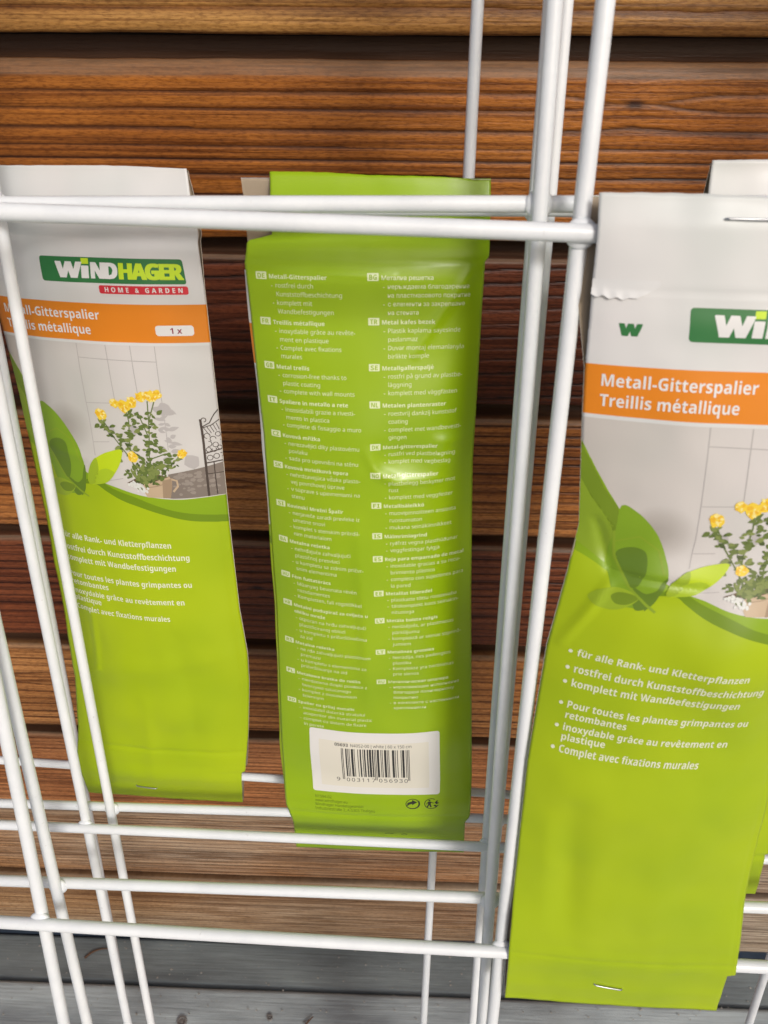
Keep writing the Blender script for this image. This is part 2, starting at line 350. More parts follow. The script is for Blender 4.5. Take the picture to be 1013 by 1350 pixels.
# ---------------------------------------------------------------- floor of grey boards
def build_floor():
    sub = pydata('floor', [(-.9, -1.0, -.03), (.9, -1.0, -.03), (.9, .352, -.03), (-.9, .352, -.03), (-.9, -1.0, -.06), (.9, -1.0, -.06), (.9, .352, -.06), (-.9, .352, -.06)],
                 [(0, 1, 2, 3), (7, 6, 5, 4), (0, 4, 5, 1), (1, 5, 6, 2), (2, 6, 7, 3), (3, 7, 4, 0)], M['dark'], None, False)
    tag(sub, 'floor of weathered grey boards at the foot of the wall', None, None, 'structure')
    edges = [.3385, .3035]
    while edges[-1] > -.95: edges.append(edges[-1] - .098)
    rng = random.Random(3)
    for i, (yb, yf) in enumerate(zip(edges, edges[1:])):
        zt = -.0055 if i == 0 else rng.uniform(-.0012, .0004)
        y0, y1 = yf + (.0 if i == 0 else .0022), yb - (.0 if i == 0 else .0022)
        prof = [(y1, -.028), (y1, zt - .003), (y1 - .0008, zt - .0012), (y1 - .0028, zt)]
        ng = 46 if i < 3 else 6
        for j in range(1, ng):
            t = j / ng; y = (y1 - .0028) + (y0 + .0028 - y1 + .0028) * t
            g = .00022 * noise.noise(Vector((j * 1.3, i * 7, 0))) * (1 if i else .4)
            prof.append((y, zt + g))
        prof += [(y0 + .0028, zt), (y0 + .0008, zt - .0012), (y0, zt - .003), (y0, -.028)]
        nx = 60; xs = np.linspace(-.86, .86, nx)
        vv = []; ff = []
        for j, (y, z) in enumerate(prof):
            for x in xs:
                w = noise.noise(Vector((x * 12, y * 60, i * 5))) * .00035
                vv.append((x, y + (w if 0 < j < len(prof) - 1 else 0), z + w))
        for j in range(len(prof) - 1):
            for q in range(nx - 1):
                a = j * nx + q; ff.append((a, a + nx, a + nx + 1, a + 1))
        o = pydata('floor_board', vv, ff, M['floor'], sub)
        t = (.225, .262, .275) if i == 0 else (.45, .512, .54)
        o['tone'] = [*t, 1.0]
    def floor_pt(px, py, z=0):
        d = fwd + r2 * ((px - 506.5) / 1014) - u2 * ((py - 675) / 1014)
        t = (z - CAM_Z) / d.z
        return Vector((0, 0, CAM_Z)) + d * t
    for px, py in ((240, 1347), (356, 1342)):
        p = floor_pt(px, py)
        bm = bmesh.new()
        rr = .0036 if px < 300 else .0021
        prof = [(.0, .0006), (.25, .0005), (.4, -.0006), (.62, -.0006), (.72, .0007), (.92, .0006), (1.0, .0), (1.0, -.004)]
        n = 20; ringv = []
        for r_, z in prof[1:]:
            ringv.append([bm.verts.new((rr * r_ * math.cos(2 * math.pi * q / n), rr * r_ * math.sin(2 * math.pi * q / n), z)) for q in range(n)])
        bm.faces.new(ringv[0])
        for A, B in zip(ringv, ringv[1:]):
            for q in range(n): bm.faces.new((A[q], B[q], B[(q + 1) % n], A[(q + 1) % n]))
        me = bpy.data.meshes.new('screw'); bm.to_mesh(me); bm.free()
        o = mesh_obj('screw_head', me, sub, M['screw']); o.location = (p.x, p.y, .0004)
    specks = []; faces = []
    for _ in range(340):
        p = floor_pt(rng.uniform(-20, 1030), rng.uniform(1225, 1350), -.0045)
        zt = -.0052 if p.y > .303 else .0005
        if .3005 < p.y < .306 or p.y > .337: continue
        s = rng.uniform(.00025, .0008) * (1.5 if rng.random() < .12 else 1)
        b0 = len(specks)
        for q in range(6):
            a = q * math.pi / 3; specks.append((p.x + s * math.cos(a) * rng.uniform(.7, 1.4), p.y + s * math.sin(a) * rng.uniform(.7, 1.2), zt))
        specks.append((p.x, p.y, zt + s * .7))
        for q in range(6): faces.append((b0 + q, b0 + (q + 1) % 6, b0 + 6))
    o = pydata('dirt_specks', specks, faces, M['dirt']); tag(o, 'pale specks of grit scattered on the grey floor boards', 'grit', None, 'stuff')
    for nm, pts, rad, lab in (('twig', [(112, 1263), (122, 1253), (134, 1249), (147, 1251)], .0009, 'short curved reddish brown twig on the dark rear floor board'),
                         ('twig', [(402, 1352), (407, 1346), (413, 1340)], .0008, 'tiny dark splinter lying on the lighter floor board near the screws')):
        zt = -.0045 if 'curved' in lab else .0012
        P = [floor_pt(a, b, zt) for a, b in pts]
        P = [P[0].lerp(P[-1], t) if len(P) < 3 else sum((P[i] * (math.comb(len(P) - 1, i) * t ** i * (1 - t) ** (len(P) - 1 - i)) for i in range(len(P))), Vector()) for t in [j / 10 for j in range(11)]]
        ctr = P[0]
        v, f = tube([p - ctr for p in P], [rad * (1 - .55 * j / 10) for j in range(11)], 7)
        o = pydata(nm, v, f, M['twig']); o.location = ctr; tag(o, lab, 'twig')
def tube(pts, radii, n=12, cap=True):
    v = []; f = []
    for i, p in enumerate(pts):
        t = (pts[min(i + 1, len(pts) - 1)] - pts[max(i - 1, 0)]).normalized()
        a = t.orthogonal().normalized() if i == 0 else (prev - t * prev.dot(t)).normalized()
        prev = a; b = t.cross(a); r = radii[i] if isinstance(radii, list) else radii
        for q in range(n):
            w = 2 * math.pi * q / n; v.append(tuple(p + a * (r * math.cos(w)) + b * (r * math.sin(w))))
    for i in range(len(pts) - 1):
        for q in range(n):
            f.append((i * n + q, i * n + (q + 1) % n, (i + 1) * n + (q + 1) % n, (i + 1) * n + q))
    if cap:
        f.append(tuple(range(n))[::-1]); f.append(tuple((len(pts) - 1) * n + q for q in range(n)))
    return v, f
build_floor()

# ---------------------------------------------------------------- trellises
# origin of grid node (0,0) relative to the camera, yaw, lean, in-plane turn, row height, column width, wire radius, which side the uprights are on
TRELLIS = {
 'A': (-.11723, .14387, -.2474, -.01696, .1534, -.00801, .21854, .15214, .0020, -1),
 'B': (-.11728, .16044, -.25026, -.01155, .14017, .01408, .22033, .14952, .0019, 1),
 'C': (-.11799, .18422, -.253, -.02159, .12393, .0109, .21885, .15169, .00178, -1),
 'D': (-.11132, .19632, -.25524, -.00668, .11931, .0085, .21996, .15005, .00174, 1),
 'E': (-.13469, .21711, -.25671, -.04589, .11841, .00194, .21952, .15071, .0017, -1)}
def frame(key):
    ox, oy, oz, yaw, lean, rl = TRELLIS[key][:6]
    X = Vector((math.cos(yaw), math.sin(yaw), 0)); N = Vector((-math.sin(yaw), math.cos(yaw), 0)); Z = Vector((0, 0, 1))
    Z2 = Z * math.cos(lean) + N * math.sin(lean)
    X3 = X * math.cos(rl) + Z2 * math.sin(rl); Z3 = Z2 * math.cos(rl) - X * math.sin(rl)
    Nn = X3.cross(Z3)           # towards the viewer
    return Vector((ox, oy, oz + CAM_Z)), X3, Z3, Nn
def frame_matrix(key, u=0, v=0):
    o, X, Z, Nn = frame(key); o = o + X * u + Z * v; Y = -Nn
    return Matrix(((X.x, Y.x, Z.x, o.x), (X.y, Y.y, Z.y, o.y), (X.z, Y.z, Z.z, o.z), (0, 0, 0, 1)))
TLABEL = {'A': 'foremost white coated wire trellis of the leaning stack', 'B': 'second white wire trellis from the front of the leaning stack',
          'C': 'third white wire trellis, in the middle of the leaning stack', 'D': 'fourth white wire trellis, carrying the sleeve turned back to front',
          'E': 'rearmost white wire trellis of the stack, next to the wooden wall'}
# small real-life bends of single wires: (row or column) -> offset in metres at the left and right (bottom, top) nodes 0 and 1
BEND = {('A', 'h', 1): (.0011, -.0008)}
def build_trellis(key):
    H, W, r, sgn = TRELLIS[key][6:]
    o, X, Z, Nn = frame(key)
    cols = range(-2, 3); rows = range(-1, 5)
    vfoot = min((0.0005 - (o + X * (c * W)).z) / Z.z for c in cols)
    vfoot = max((0.0005 - (o + X * (c * W)).z) / Z.z for c in cols)
    root = empty('wire_trellis', frame_matrix(key, 0, vfoot))
    tag(root, TLABEL[key], 'trellis', 'wire trellises leaning in a stack against the wall')
    rng = random.Random(ord(key))
    off = sgn * r * 1.5
    for c in cols:
        P = []; sd = rng.uniform(0, 99)
        for j in range(61):
            v = (4 * H + .012 - vfoot) * j / 60
            w = noise.noise(Vector((v * 4, sd, 0))) * .0005
            P.append(Vector((c * W + w, -off + w * .4, v)))
        v_, f_ = tube(P, r, 16); pydata('upright_wire', v_, f_, M['wire'], root)
    for k in rows:
        P = []; sd = rng.uniform(0, 99); b0, b1 = BEND.get((key, 'h', k), (0, 0))
        for j in range(61):
            u = -2 * W - .004 + (4 * W + .008) * j / 60
            w = noise.noise(Vector((u * 5, sd, 0))) * .00035
            P.append(Vector((u, w * .4, k * H - vfoot + w + b0 + (b1 - b0) * u / W)))
        v_, f_ = tube(P, r, 16); pydata('cross_wire', v_, f_, M['wire'], root)
    # plastic fillets where the wires are welded
    bm = bmesh.new(); bmesh.ops.create_icosphere(bm, subdivisions=3, radius=1)
    for q in bm.verts:
        q.co = Vector((q.co.x * r * 1.75, q.co.y * r * .8, q.co.z * r * 1.75))
    me = bpy.data.meshes.new('weld_joint'); bm.to_mesh(me); bm.free(); me.materials.append(M['wire'])
    me.polygons.foreach_set('use_smooth', [True] * len(me.polygons))
    for c in cols:
        for k in rows:
            b0, b1 = BEND.get((key, 'h', k), (0, 0))
            w = mesh_obj('weld_joint', me, root); w.location = (c * W, -off * .5, k * H - vfoot + b0 + (b1 - b0) * c)
    return root
for key in 'ABCDE': build_trellis(key)
# ---------------------------------------------------------------- sheet geometry
DS, DV = 70.0 / 92, 0.75
class Sheet:
    """Sampled surface of one side of a sleeve; print position (s, v) -> point in the sleeve's own frame (metres)."""
    def __init__(self, key, side, vbase):
        S = SLEEVE[key]; self.key = key; self.side = side; self.vbase = vbase
        self.v0 = S['bottom']; self.nv = int(round((S['top'] - S['bottom']) / DV)); self.dv = (S['top'] - S['bottom']) / self.nv
        self.ns = 92
        s = np.arange(self.ns + 1) * DS; a = s / 70; c = np.abs(2 * a - 1)
        U = np.zeros((self.nv + 1, self.ns + 1)); N = np.zeros_like(U); VV = np.zeros_like(U)
        L = S.get('left_far' if side < 0 else 'left', S['left']); Rt = S.get('right_far' if side < 0 else 'right', S['right'])
        for j in range(self.nv + 1):
            v = self.v0 + j * self.dv
            jig = .10 * noise.noise(Vector((v * .9, ord(key), side))) 
            uL, uR = lerp_tab(L, v) + jig, lerp_tab(Rt, v) - jig
            U[j] = uL + (uR - uL) * a
            n = (1 - a) * smooth_tab(S['base_left'], v) + a * smooth_tab(S['base_right'], v)
            g, h = smooth_tab(S['gap'], v), smooth_tab(S['bulge'], v)
            if side < 0: N[j] = n - g - .55 * h * (1 - c ** 2.3)
            else:
                n = n + g + h * (1 - c ** 2.3)
                for (s0, v0, ss, sv, amp) in S['bumps']:
                    n = n + amp * np.exp(-((s - s0) / ss) ** 2 - ((v - v0) / sv) ** 2)
                for (p, q, w, amp) in S['creases']:
                    dx, dy = q[0] - p[0], q[1] - p[1]
                    t = np.clip(((s - p[0]) * dx + (v - p[1]) * dy) / (dx * dx + dy * dy), 0, 1)
                    d = np.hypot(s - p[0] - t * dx, v - p[1] - t * dy)
                    n = n + amp * np.exp(-(d / w) ** 2) * (.35 + .65 * np.sin(np.pi * (.1 + .8 * t)))
                n = n + np.array([noise.noise(Vector((x * .06, v * .05, ord(key)))) * (.38 if key == 'D' else .55) + noise.noise(Vector((x * .15, v * .12, ord(key)))) * (.09 if key == 'D' else .15) for x in s])
                N[j] = n
            VV[j] = v
        # slightly uneven cut edges at top and bottom
        for arr_i, sign in ((0, 1), (self.nv, 1)):
            VV[arr_i] += np.array([noise.noise(Vector((x * .035, arr_i, ord(key)))) * .55 + noise.noise(Vector((x * .3, arr_i, ord(key)))) * .10 for x in s])
        if side < 0: VV[-1] -= 1.1
        if 'top_slope' in S and side > 0: VV[-1] += S['top_slope'] * (a - .5)
        self.P = np.stack([U / 1000, -N / 1000, (VV - vbase) / 1000], -1)
        self.N = np.zeros_like(self.P)
        dx = np.gradient(self.P, axis=1); dz = np.gradient(self.P, axis=0)
        nn = np.cross(dx, dz); self.N = nn / np.linalg.norm(nn, axis=-1, keepdims=True) * (1 if side > 0 else -1)
        if side > 0 and self.N[self.nv // 2, self.ns // 2, 1] > 0: self.N *= -1
        if side < 0 and self.N[self.nv // 2, self.ns // 2, 1] < 0: self.N *= -1
    def at(self, s, v, lift=0.0):
        x = min(max(s / DS, 0), self.ns - 1e-6); y = min(max((v - self.v0) / self.dv, 0), self.nv - 1e-6)
        i, j = int(x), int(y); fx, fy = x - i, y - j
        P, N = self.P, self.N
        w = ((1 - fx) * (1 - fy), fx * (1 - fy), (1 - fx) * fy, fx * fy)
        p = P[j, i] * w[0] + P[j, i + 1] * w[1] + P[j + 1, i] * w[2] + P[j + 1, i + 1] * w[3]
        n = N[j, i] * w[0] + N[j, i + 1] * w[1] + N[j + 1, i] * w[2] + N[j + 1, i + 1] * w[3]
        return tuple(p + n * (lift / 1000))
    def build(self, name, parent, outer, inner, rim, remap=None, holes=None):
        nr, nc = self.nv + 1, self.ns + 1
        A = self.P.reshape(-1, 3); B = (self.P - self.N * .00032).reshape(-1, 3); n = nr * nc
        idx = np.arange(n).reshape(nr, nc)
        q = np.stack([idx[:-1, :-1], idx[:-1, 1:], idx[1:, 1:], idx[1:, :-1]], -1).reshape(-1, 4)
        if self.side < 0: q = q[:, ::-1]
        loop = list(idx[0, :]) + list(idx[1:, -1]) + list(idx[-1, -2::-1]) + list(idx[-2:0:-1, 0])
        rimf = [(loop[i], loop[i] + n, loop[(i + 1) % len(loop)] + n, loop[(i + 1) % len(loop)]) for i in range(len(loop))]
        faces = q.tolist() + (q[:, ::-1] + n).tolist() + rimf
        me = bpy.data.meshes.new(name); me.from_pydata(np.concatenate([A, B]).tolist(), [], faces); me.update()
        me.polygons.foreach_set('use_smooth', [True] * (2 * len(q)) + [False] * len(rimf))
        for m in (outer, inner, rim): me.materials.append(m)
        me.polygons.foreach_set('material_index', [0] * len(q) + [1] * len(q) + [2] * len(rimf))
        uv = me.uv_layers.new(name='print')
        S_, V_ = np.meshgrid(np.arange(nc) * DS, self.v0 + np.arange(nr) * self.dv)
        if remap: V_ = np.interp(V_, [b for a, b in remap], [a for a, b in remap])
        sv = np.stack([S_ / 70, (V_ + 30) / 270], -1).reshape(-1, 2); sv = np.concatenate([sv, sv])
        li = np.zeros(len(me.loops), dtype=np.int32); me.loops.foreach_get('vertex_index', li)
        uv.data.foreach_set('uv', sv[li].reshape(-1).astype(np.float32))
        return mesh_obj(name, me, parent)

class Printer:
    """Lays flat print (polygons and lettering given in print millimetres) onto a sheet."""
    def __init__(self, sheet, root, remap=None):
        self.sh = sheet; self.root = root; self.remap = remap
    def mv(self, v):
        return lerp_tab(self.remap, v) if self.remap else v
    def emit(self, name, verts, faces, mat, layer, parent=None):
        """Cut the flat print along the sheet's own facets, then lay it on."""
        bm = bmesh.new()
        V = [bm.verts.new((q[0], self.mv(q[1]), q[2] if len(q) > 2 else 0)) for q in verts]
        for g in faces:
            try: bm.faces.new([V[i] for i in g])
            except ValueError: pass
        xs = [q.co.x for q in V]; ys = [q.co.y for q in V]; sh = self.sh
        for k in range(int(min(xs) / DS) + 1, int(max(xs) / DS) + 1):
            bmesh.ops.bisect_plane(bm, geom=bm.verts[:] + bm.edges[:] + bm.faces[:], plane_co=(k * DS, 0, 0), plane_no=(1, 0, 0), dist=1e-5)
        for k in range(int((min(ys) - sh.v0) / sh.dv) + 1, int((max(ys) - sh.v0) / sh.dv) + 1):
            bmesh.ops.bisect_plane(bm, geom=bm.verts[:] + bm.edges[:] + bm.faces[:], plane_co=(0, sh.v0 + k * sh.dv, 0), plane_no=(0, 1, 0), dist=1e-5)
        bm.verts.index_update()
        pts = [sh.at(q.co.x, q.co.y, .03 + .012 * layer + q.co.z) for q in bm.verts]; fc = [[q.index for q in g.verts] for g in bm.faces]
        bm.free()
        return pydata(name, pts, fc, mat, parent or self.root)
    def polys(self, name, polys, mat, layer, parent=None, cut=True):
        V = []; F = []
        for P in polys:
            k = len(V); V += list(P); F.append(list(range(k, k + len(P))))
        bm = bmesh.new(); W = [bm.verts.new((x, y, 0)) for x, y in V]
        for g in F: bm.faces.new([W[i] for i in g])
        bmesh.ops.triangulate(bm, faces=bm.faces[:]); bm.verts.index_update()
        F = [[q.index for q in g.verts] for g in bm.faces]; bm.free()
        F = [g if area2(V, g) > 0 else g[::-1] for g in F if abs(area2(V, g)) > 1e-7]
        Z = [(i % 6) * .0018 for i, P in enumerate(polys) for _ in P]
        return self.emit(name, [(x, y, z) for (x, y), z in zip(V, Z)], F, mat, layer, parent)
    def text(self, name, lines, mat, layer=3, parent=None):
        """lines: (string, s, v, height, bold, width or None, slant)"""
        V = []; F = []
        for (txt, s, v, size, bold, width, *ex) in lines:
            gv, gf, w = glyphs(txt, bold, ex[1] if len(ex) > 1 else 0)
            k = size; kx = size if width is None else width / w
            sl = ex[0] if ex else 0
            b = len(V)
            V += [(s + (g_[0] + sl * g_[1]) * kx, v + g_[1] * k, g_[2]) for g_ in gv]; F += [[i + b for i in g] for g in gf]
        return self.emit(name, V, F, mat, layer, parent)
def area2(v, g):
    return sum(v[g[i]][0] * v[g[(i + 1) % len(g)]][1] - v[g[(i + 1) % len(g)]][0] * v[g[i]][1] for i in range(len(g)))
_fc = bpy.data.curves.new('lettering', 'FONT'); _fc.resolution_u = 2; _fc.fill_mode = 'FRONT'
_fs = bpy.data.scenes.new('type_setting'); _fo = bpy.data.objects.new('lettering', _fc); _fs.collection.objects.link(_fo)
_cache = {}
MARK = {'\u0301': '´', '\u0300': '`', '\u0302': 'ˆ', '\u0308': '¨', '\u030c': 'ˇ', '\u030a': '˚', '\u0327': '¸', '\u0328': '¸', '\u0304': '¯', '\u030b': '˝', '\u0306': '˘', '\u0303': '˜', '\u0307': '˙', '\u0326': '¸'}
def raw_glyph(txt, off):
    key = ('raw', txt, off)
    if key not in _cache:
        _fc.body = txt; _fc.offset = off
        vl = _fs.view_layers[0]; vl.update(); ev = _fo.evaluated_get(vl.depsgraph); me = ev.to_mesh()
        v = [(q.co.x, q.co.y) for q in me.vertices]; f = [list(p.vertices) for p in me.polygons]
        _cache[key] = (v, [g if area2(v, g) > 0 else g[::-1] for g in f]); ev.to_mesh_clear()
    return _cache[key]
def advance(ch):
    key = ('adv', ch)
    if key not in _cache:
        mx = lambda t: max(q[0] for q in raw_glyph(t, 0)[0])
        _cache[key] = mx('H' + ch + 'H') - mx('HH')
    return _cache[key]
def sans(ch, bold):
    o = ord(ch)
    if 65 <= o <= 90: return chr((0x1D5D4 if bold else 0x1D5A0) + o - 65)
    if 97 <= o <= 122: return chr((0x1D5EE if bold else 0x1D5BA) + o - 97)
    if 48 <= o <= 57: return chr((0x1D7EC if bold else 0x1D7E2) + o - 48)
    return ch
def glyphs(txt, bold=0.0, space=0):
    """Lettering of one line at size 1: vertices, faces, width. bold > .01 takes the bold face; more than .03 thickens it further."""
    key = (txt, bold, space)
    if key in _cache: return _cache[key]
    V = []; F = []; x = 0.0; isb = bold > .01
    def add(v, f, dx, dy, dz=0.0):
        k = len(V); V.extend((p + dx, q + dy, dz) for p, q in v); F.extend([i + k for i in g] for g in f)
    for ch in txt:
        dec = unicodedata.normalize('NFD', ch); base = dec[0]; marks = [m for m in dec[1:] if m in MARK]
        if '\u0400' <= ch <= '\u04ff': base, marks = ch, []
        if base == 'i' and any(m not in '\u0327\u0328\u0326' for m in marks): base = 'ı'
        g = sans(base, isb)
        if ch != ' ':
            off = max(0, bold - .03) if g != base else (.014 if isb else .004)
            v, f = raw_glyph(g, 0 if g != base else off)
            if g != base and bold > .03:
                for k_, (dx, dy) in enumerate(((-off, -.4 * off), (off, .4 * off), (-off, .4 * off), (off, -.4 * off))): add(v, f, x + dx, dy, .006 * k_)
            else: add(v, f, x, 0)
            if v:
                cx = (min(q[0] for q in v) + max(q[0] for q in v)) / 2; ty = max(q[1] for q in v)
                for m in marks:
                    mv, mf = raw_glyph(MARK[m], .012 if isb else .004)
                    if not mv: continue
                    mx = (min(q[0] for q in mv) + max(q[0] for q in mv)) / 2; my = min(q[1] for q in mv)
                    add(mv, mf, x + cx - mx, 0 if MARK[m] == '¸' else ty + .06 - my)
        x += advance(g) + space
    x0 = min(q[0] for q in V); w = max(q[0] for q in V) - x0
    V = [(a - x0, b, c) for a, b, c in V]
    _cache[key] = (V, F, w)
    return _cache[key]
def smooth_poly(P, k=4):
    out = []; n = len(P)
    for i in range(n):
        p0, p1, p2, p3 = P[i - 1], P[i], P[(i + 1) % n], P[(i + 2) % n]
        for j in range(k):
            t = j / k
            out.append(tuple(.5 * (2 * p1[d] + (p2[d] - p0[d]) * t + (2 * p0[d] - 5 * p1[d] + 4 * p2[d] - p3[d]) * t * t + (3 * p1[d] - p0[d] - 3 * p2[d] + p3[d]) * t ** 3) for d in (0, 1)))
    return out
def rrect(x0, y0, x1, y1, r, n=4, shear=0):
    P = []
    for cx, cy, a0 in ((x1 - r, y1 - r, 0), (x0 + r, y1 - r, 90), (x0 + r, y0 + r, 180), (x1 - r, y0 + r, 270)):
        for k in range(n + 1):
            a = R(a0 + 90 * k / n); y = cy + r * math.sin(a); P.append((cx + r * math.cos(a) + shear * (y - y0), y))
    return P
def stroke(pts, w):
    L = []; Rr = []
    for i, p in enumerate(pts):
        a = pts[max(i - 1, 0)]; b = pts[min(i + 1, len(pts) - 1)]
        dx, dy = b[0] - a[0], b[1] - a[1]; d = math.hypot(dx, dy) or 1
        ww = w[i] if isinstance(w, (list, tuple)) else w
        L.append((p[0] - dy / d * ww / 2, p[1] + dx / d * ww / 2)); Rr.append((p[0] + dy / d * ww / 2, p[1] - dx / d * ww / 2))
    return [(L[i], Rr[i], Rr[i + 1], L[i + 1]) for i in range(len(pts) - 1)]
def leaf(x, y, ang, ln, wd, k=7):
    P = []
    for side in (1, -1):
        for i in range(k):
            t = i / k if side > 0 else 1 - i / k
            w = wd * math.sin(math.pi * t ** .8) * side
            P.append((x + math.cos(ang) * ln * t - math.sin(ang) * w / 2, y + math.sin(ang) * ln * t + math.cos(ang) * w / 2))
    return P
def blob(x, y, r, rng, k=9, sq=1.0):
    return [(x + r * rng.uniform(.75, 1.15) * math.cos(2 * math.pi * i / k), y + sq * r * rng.uniform(.75, 1.15) * math.sin(2 * math.pi * i / k)) for i in range(k)]
def arc(cx, cy, r, a0, a1, n=12):
    return [(cx + r * math.cos(R(a0 + (a1 - a0) * i / n)), cy + r * math.sin(R(a0 + (a1 - a0) * i / n))) for i in range(n + 1)]

# ---------------------------------------------------------------- print inks and card
def card_bump(n, l, b):
    g = n.new('ShaderNodeTexCoord').outputs['Object']
    bump(n, l, noise_tex(n, l, g, 900, 2, .6), .06, .0002, b)
def gloss(b, rough=.40, coat=.25):
    b.inputs['Roughness'].default_value = rough; b.inputs['Coat Weight'].default_value = coat; b.inputs['Coat Roughness'].default_value = .28
GREEN = (.362, .478, .005, 1)
def green_tint(n, l, base):
    g = n.new('ShaderNodeTexCoord').outputs['Object']
    f = noise_tex(n, l, g, 26, 2, .5)
    k = ramp(n, l, f, [(.3, (.88, .92, .9, 1)), (.7, (1.08, 1.05, 1.05, 1))])
    x = n.new('ShaderNodeMix'); x.data_type = 'RGBA'; x.blend_type = 'MULTIPLY'; x.inputs[0].default_value = 1
    l.new(k, x.inputs[7])
    if isinstance(base, tuple): x.inputs[6].default_value = base
    else: l.new(base, x.inputs[6])
    return x.outputs[2]
def front_material():
    m, n, l, b = new_mat('front_print')
    uv = n.new('ShaderNodeUVMap'); uv.uv_map = 'print'
    sp = n.new('ShaderNodeSeparateXYZ'); l.new(uv.outputs[0], sp.inputs[0])
    s01 = sp.outputs[0]; v = mathn(n, l, 'SUBTRACT', mathn(n, l, 'MULTIPLY', sp.outputs[1], 270), 30)
    s = mathn(n, l, 'MULTIPLY', s01, 70)
    def curve(pts):
        c = n.new('ShaderNodeFloatCurve'); cm = c.mapping.curves[0]
        pp = [(a / 70, q / 200) for a, q in pts]
        while len(cm.points) < len(pp): cm.points.new(.5, .5)
        for i, (a, q) in enumerate(pp): cm.points[i].location = (a, q); cm.points[i].handle_type = 'AUTO'
        c.mapping.update(); l.new(s01, c.inputs['Value'])
        return mathn(n, l, 'MULTIPLY', c.outputs[0], 200)
    def step(a, bb): # 1 where a > bb, soft over .12 mm
        return mathn(n, l, 'ADD', mathn(n, l, 'MULTIPLY', mathn(n, l, 'SUBTRACT', a, bb), 8.0), .5, True)
    white = (.655, .65, .645, 1); orange = (.72, .225, .012, 1)
    top = curve([(0, 172), (4, 164.5), (8.5, 157), (14, 148), (20, 138), (25, 133.4), (35.5, 129), (40.6, 127.3), (47, 126.2), (53, 125.7), (61, 125.9), (70, 126.5)])
    band = curve([(0, 121), (14, 127), (22, 131), (26.8, 132), (33, 128.8), (40.4, 125.9), (49, 122.5), (57.6, 120.4), (70, 118.9)])
    rise = curve([(0, 141), (6, 137.5), (12, 133), (17, 130.5), (22, 129.8), (26.9, 129.9), (29.8, 127.9), (34.7, 124.9), (41.2, 122.4), (50, 119.6), (57.4, 117.7), (64.6, 116.7), (70, 116.3)])
    # photograph: pale wall with the soft printed shade beside the leaf
    dx = mathn(n, l, 'DIVIDE', mathn(n, l, 'SUBTRACT', s, 20), 9); dy = mathn(n, l, 'DIVIDE', mathn(n, l, 'SUBTRACT', v, 150), 8)
    rr = mathn(n, l, 'SQRT', mathn(n, l, 'ADD', mathn(n, l, 'MULTIPLY', dx, dx), mathn(n, l, 'MULTIPLY', dy, dy)))
    shade = ramp(n, l, rr, [(.2, (.25, .205, .165, 1)), (.6, (.37, .325, .285, 1)), (1.0, (.53, .49, .455, 1))])
    grad = mathn(n, l, 'MULTIPLY', s01, 1.5, True)
    wallc = mix(n, l, grad, shade, (.60, .575, .565, 1))
    c = mix(n, l, step(v, 177.6), wallc, white)
    om = mathn(n, l, 'MULTIPLY', step(v, 178.5), step(190.2, v))
    c = mix(n, l, om, c, orange)
    c = mix(n, l, step(top, v), c, (.235, .375, .008, 1))
    c = mix(n, l, step(band, v), c, (.155, .255, .006, 1))
    c = mix(n, l, step(rise, v), c, GREEN)
    l.new(green_tint(n, l, c), b.inputs['Base Color']); gloss(b, .42, .12); b.inputs['Specular IOR Level'].default_value = .3; card_bump(n, l, b)
    return m
M['front'] = front_material()
def green_material(name, base):
    m, n, l, b = new_mat(name); l.new(green_tint(n, l, base), b.inputs['Base Color']); gloss(b, .30, .35); b.inputs['Specular IOR Level'].default_value = .35; card_bump(n, l, b); return m
M['back'] = green_material('green_print', (.285, .435, .004, 1))
def plain_card(name, c, rough=.75):
    m, n, l, b = new_mat(name); b.inputs['Base Color'].default_value = c; b.inputs['Roughness'].default_value = rough
    card_bump(n, l, b); return m
M['raw'] = plain_card('raw_card', (.36, .285, .205, 1)); M['rim'] = plain_card('cut_card', (.74, .69, .58, 1))
M['rim_white'] = plain_card('torn_card', (.67, .665, .66, 1), .45)
INK = {'white': (.74, .73, .72, 1), 'pale': (.74, .76, .58, 1), 'backtext': (.68, .75, .45, 1), 'logo': (.022, .165, .040, 1), 'lime': (.53, .72, .015, 1), 'red': (.60, .02, .035, 1),
       'darkred': (.25, .02, .05, 1), 'black': (.022, .02, .02, 1), 'address': (.10, .15, .01, 1), 'label': (.74, .72, .70, 1), 'cream': (.72, .68, .59, 1),
       'line': (.40, .375, .37, 1), 'stem': (.12, .16, .045, 1), 'leaf_dark': (.055, .085, .016, 1), 'leaf_mid': (.11, .155, .03, 1), 'leaf_light': (.19, .235, .06, 1), 'greyshadow': (.43, .405, .40, 1),
       'yellow': (.80, .56, .035, 1), 'yellow_deep': (.74, .42, .012, 1), 'yellow_pale': (.82, .70, .26, 1), 'pot': (.50, .375, .25, 1), 'pot_dark': (.33, .235, .15, 1), 'soil': (.11, .065, .035, 1),
       'petal': (.66, .67, .64, 1), 'stone': (.20, .165, .14, 1), 'stone_light': (.28, .24, .21, 1), 'iron': (.055, .038, .03, 1),
       'swirl_a': (.165, .255, .006, 1), 'swirl_b': (.205, .345, .008, 1), 'swirl_c': (.235, .345, .012, 1), 'swirl_d': (.115, .20, .008, 1), 'swirl_e': (.36, .50, .012, 1), 'swirl_f': (.46, .60, .004, 1), 'swirl_g': (.30, .42, .012, 1)}
_ink = {}
def ink(k):
    if k not in _ink: _ink[k] = flat_mat('ink_' + k, INK[k], .42, .2)
    return _ink[k]
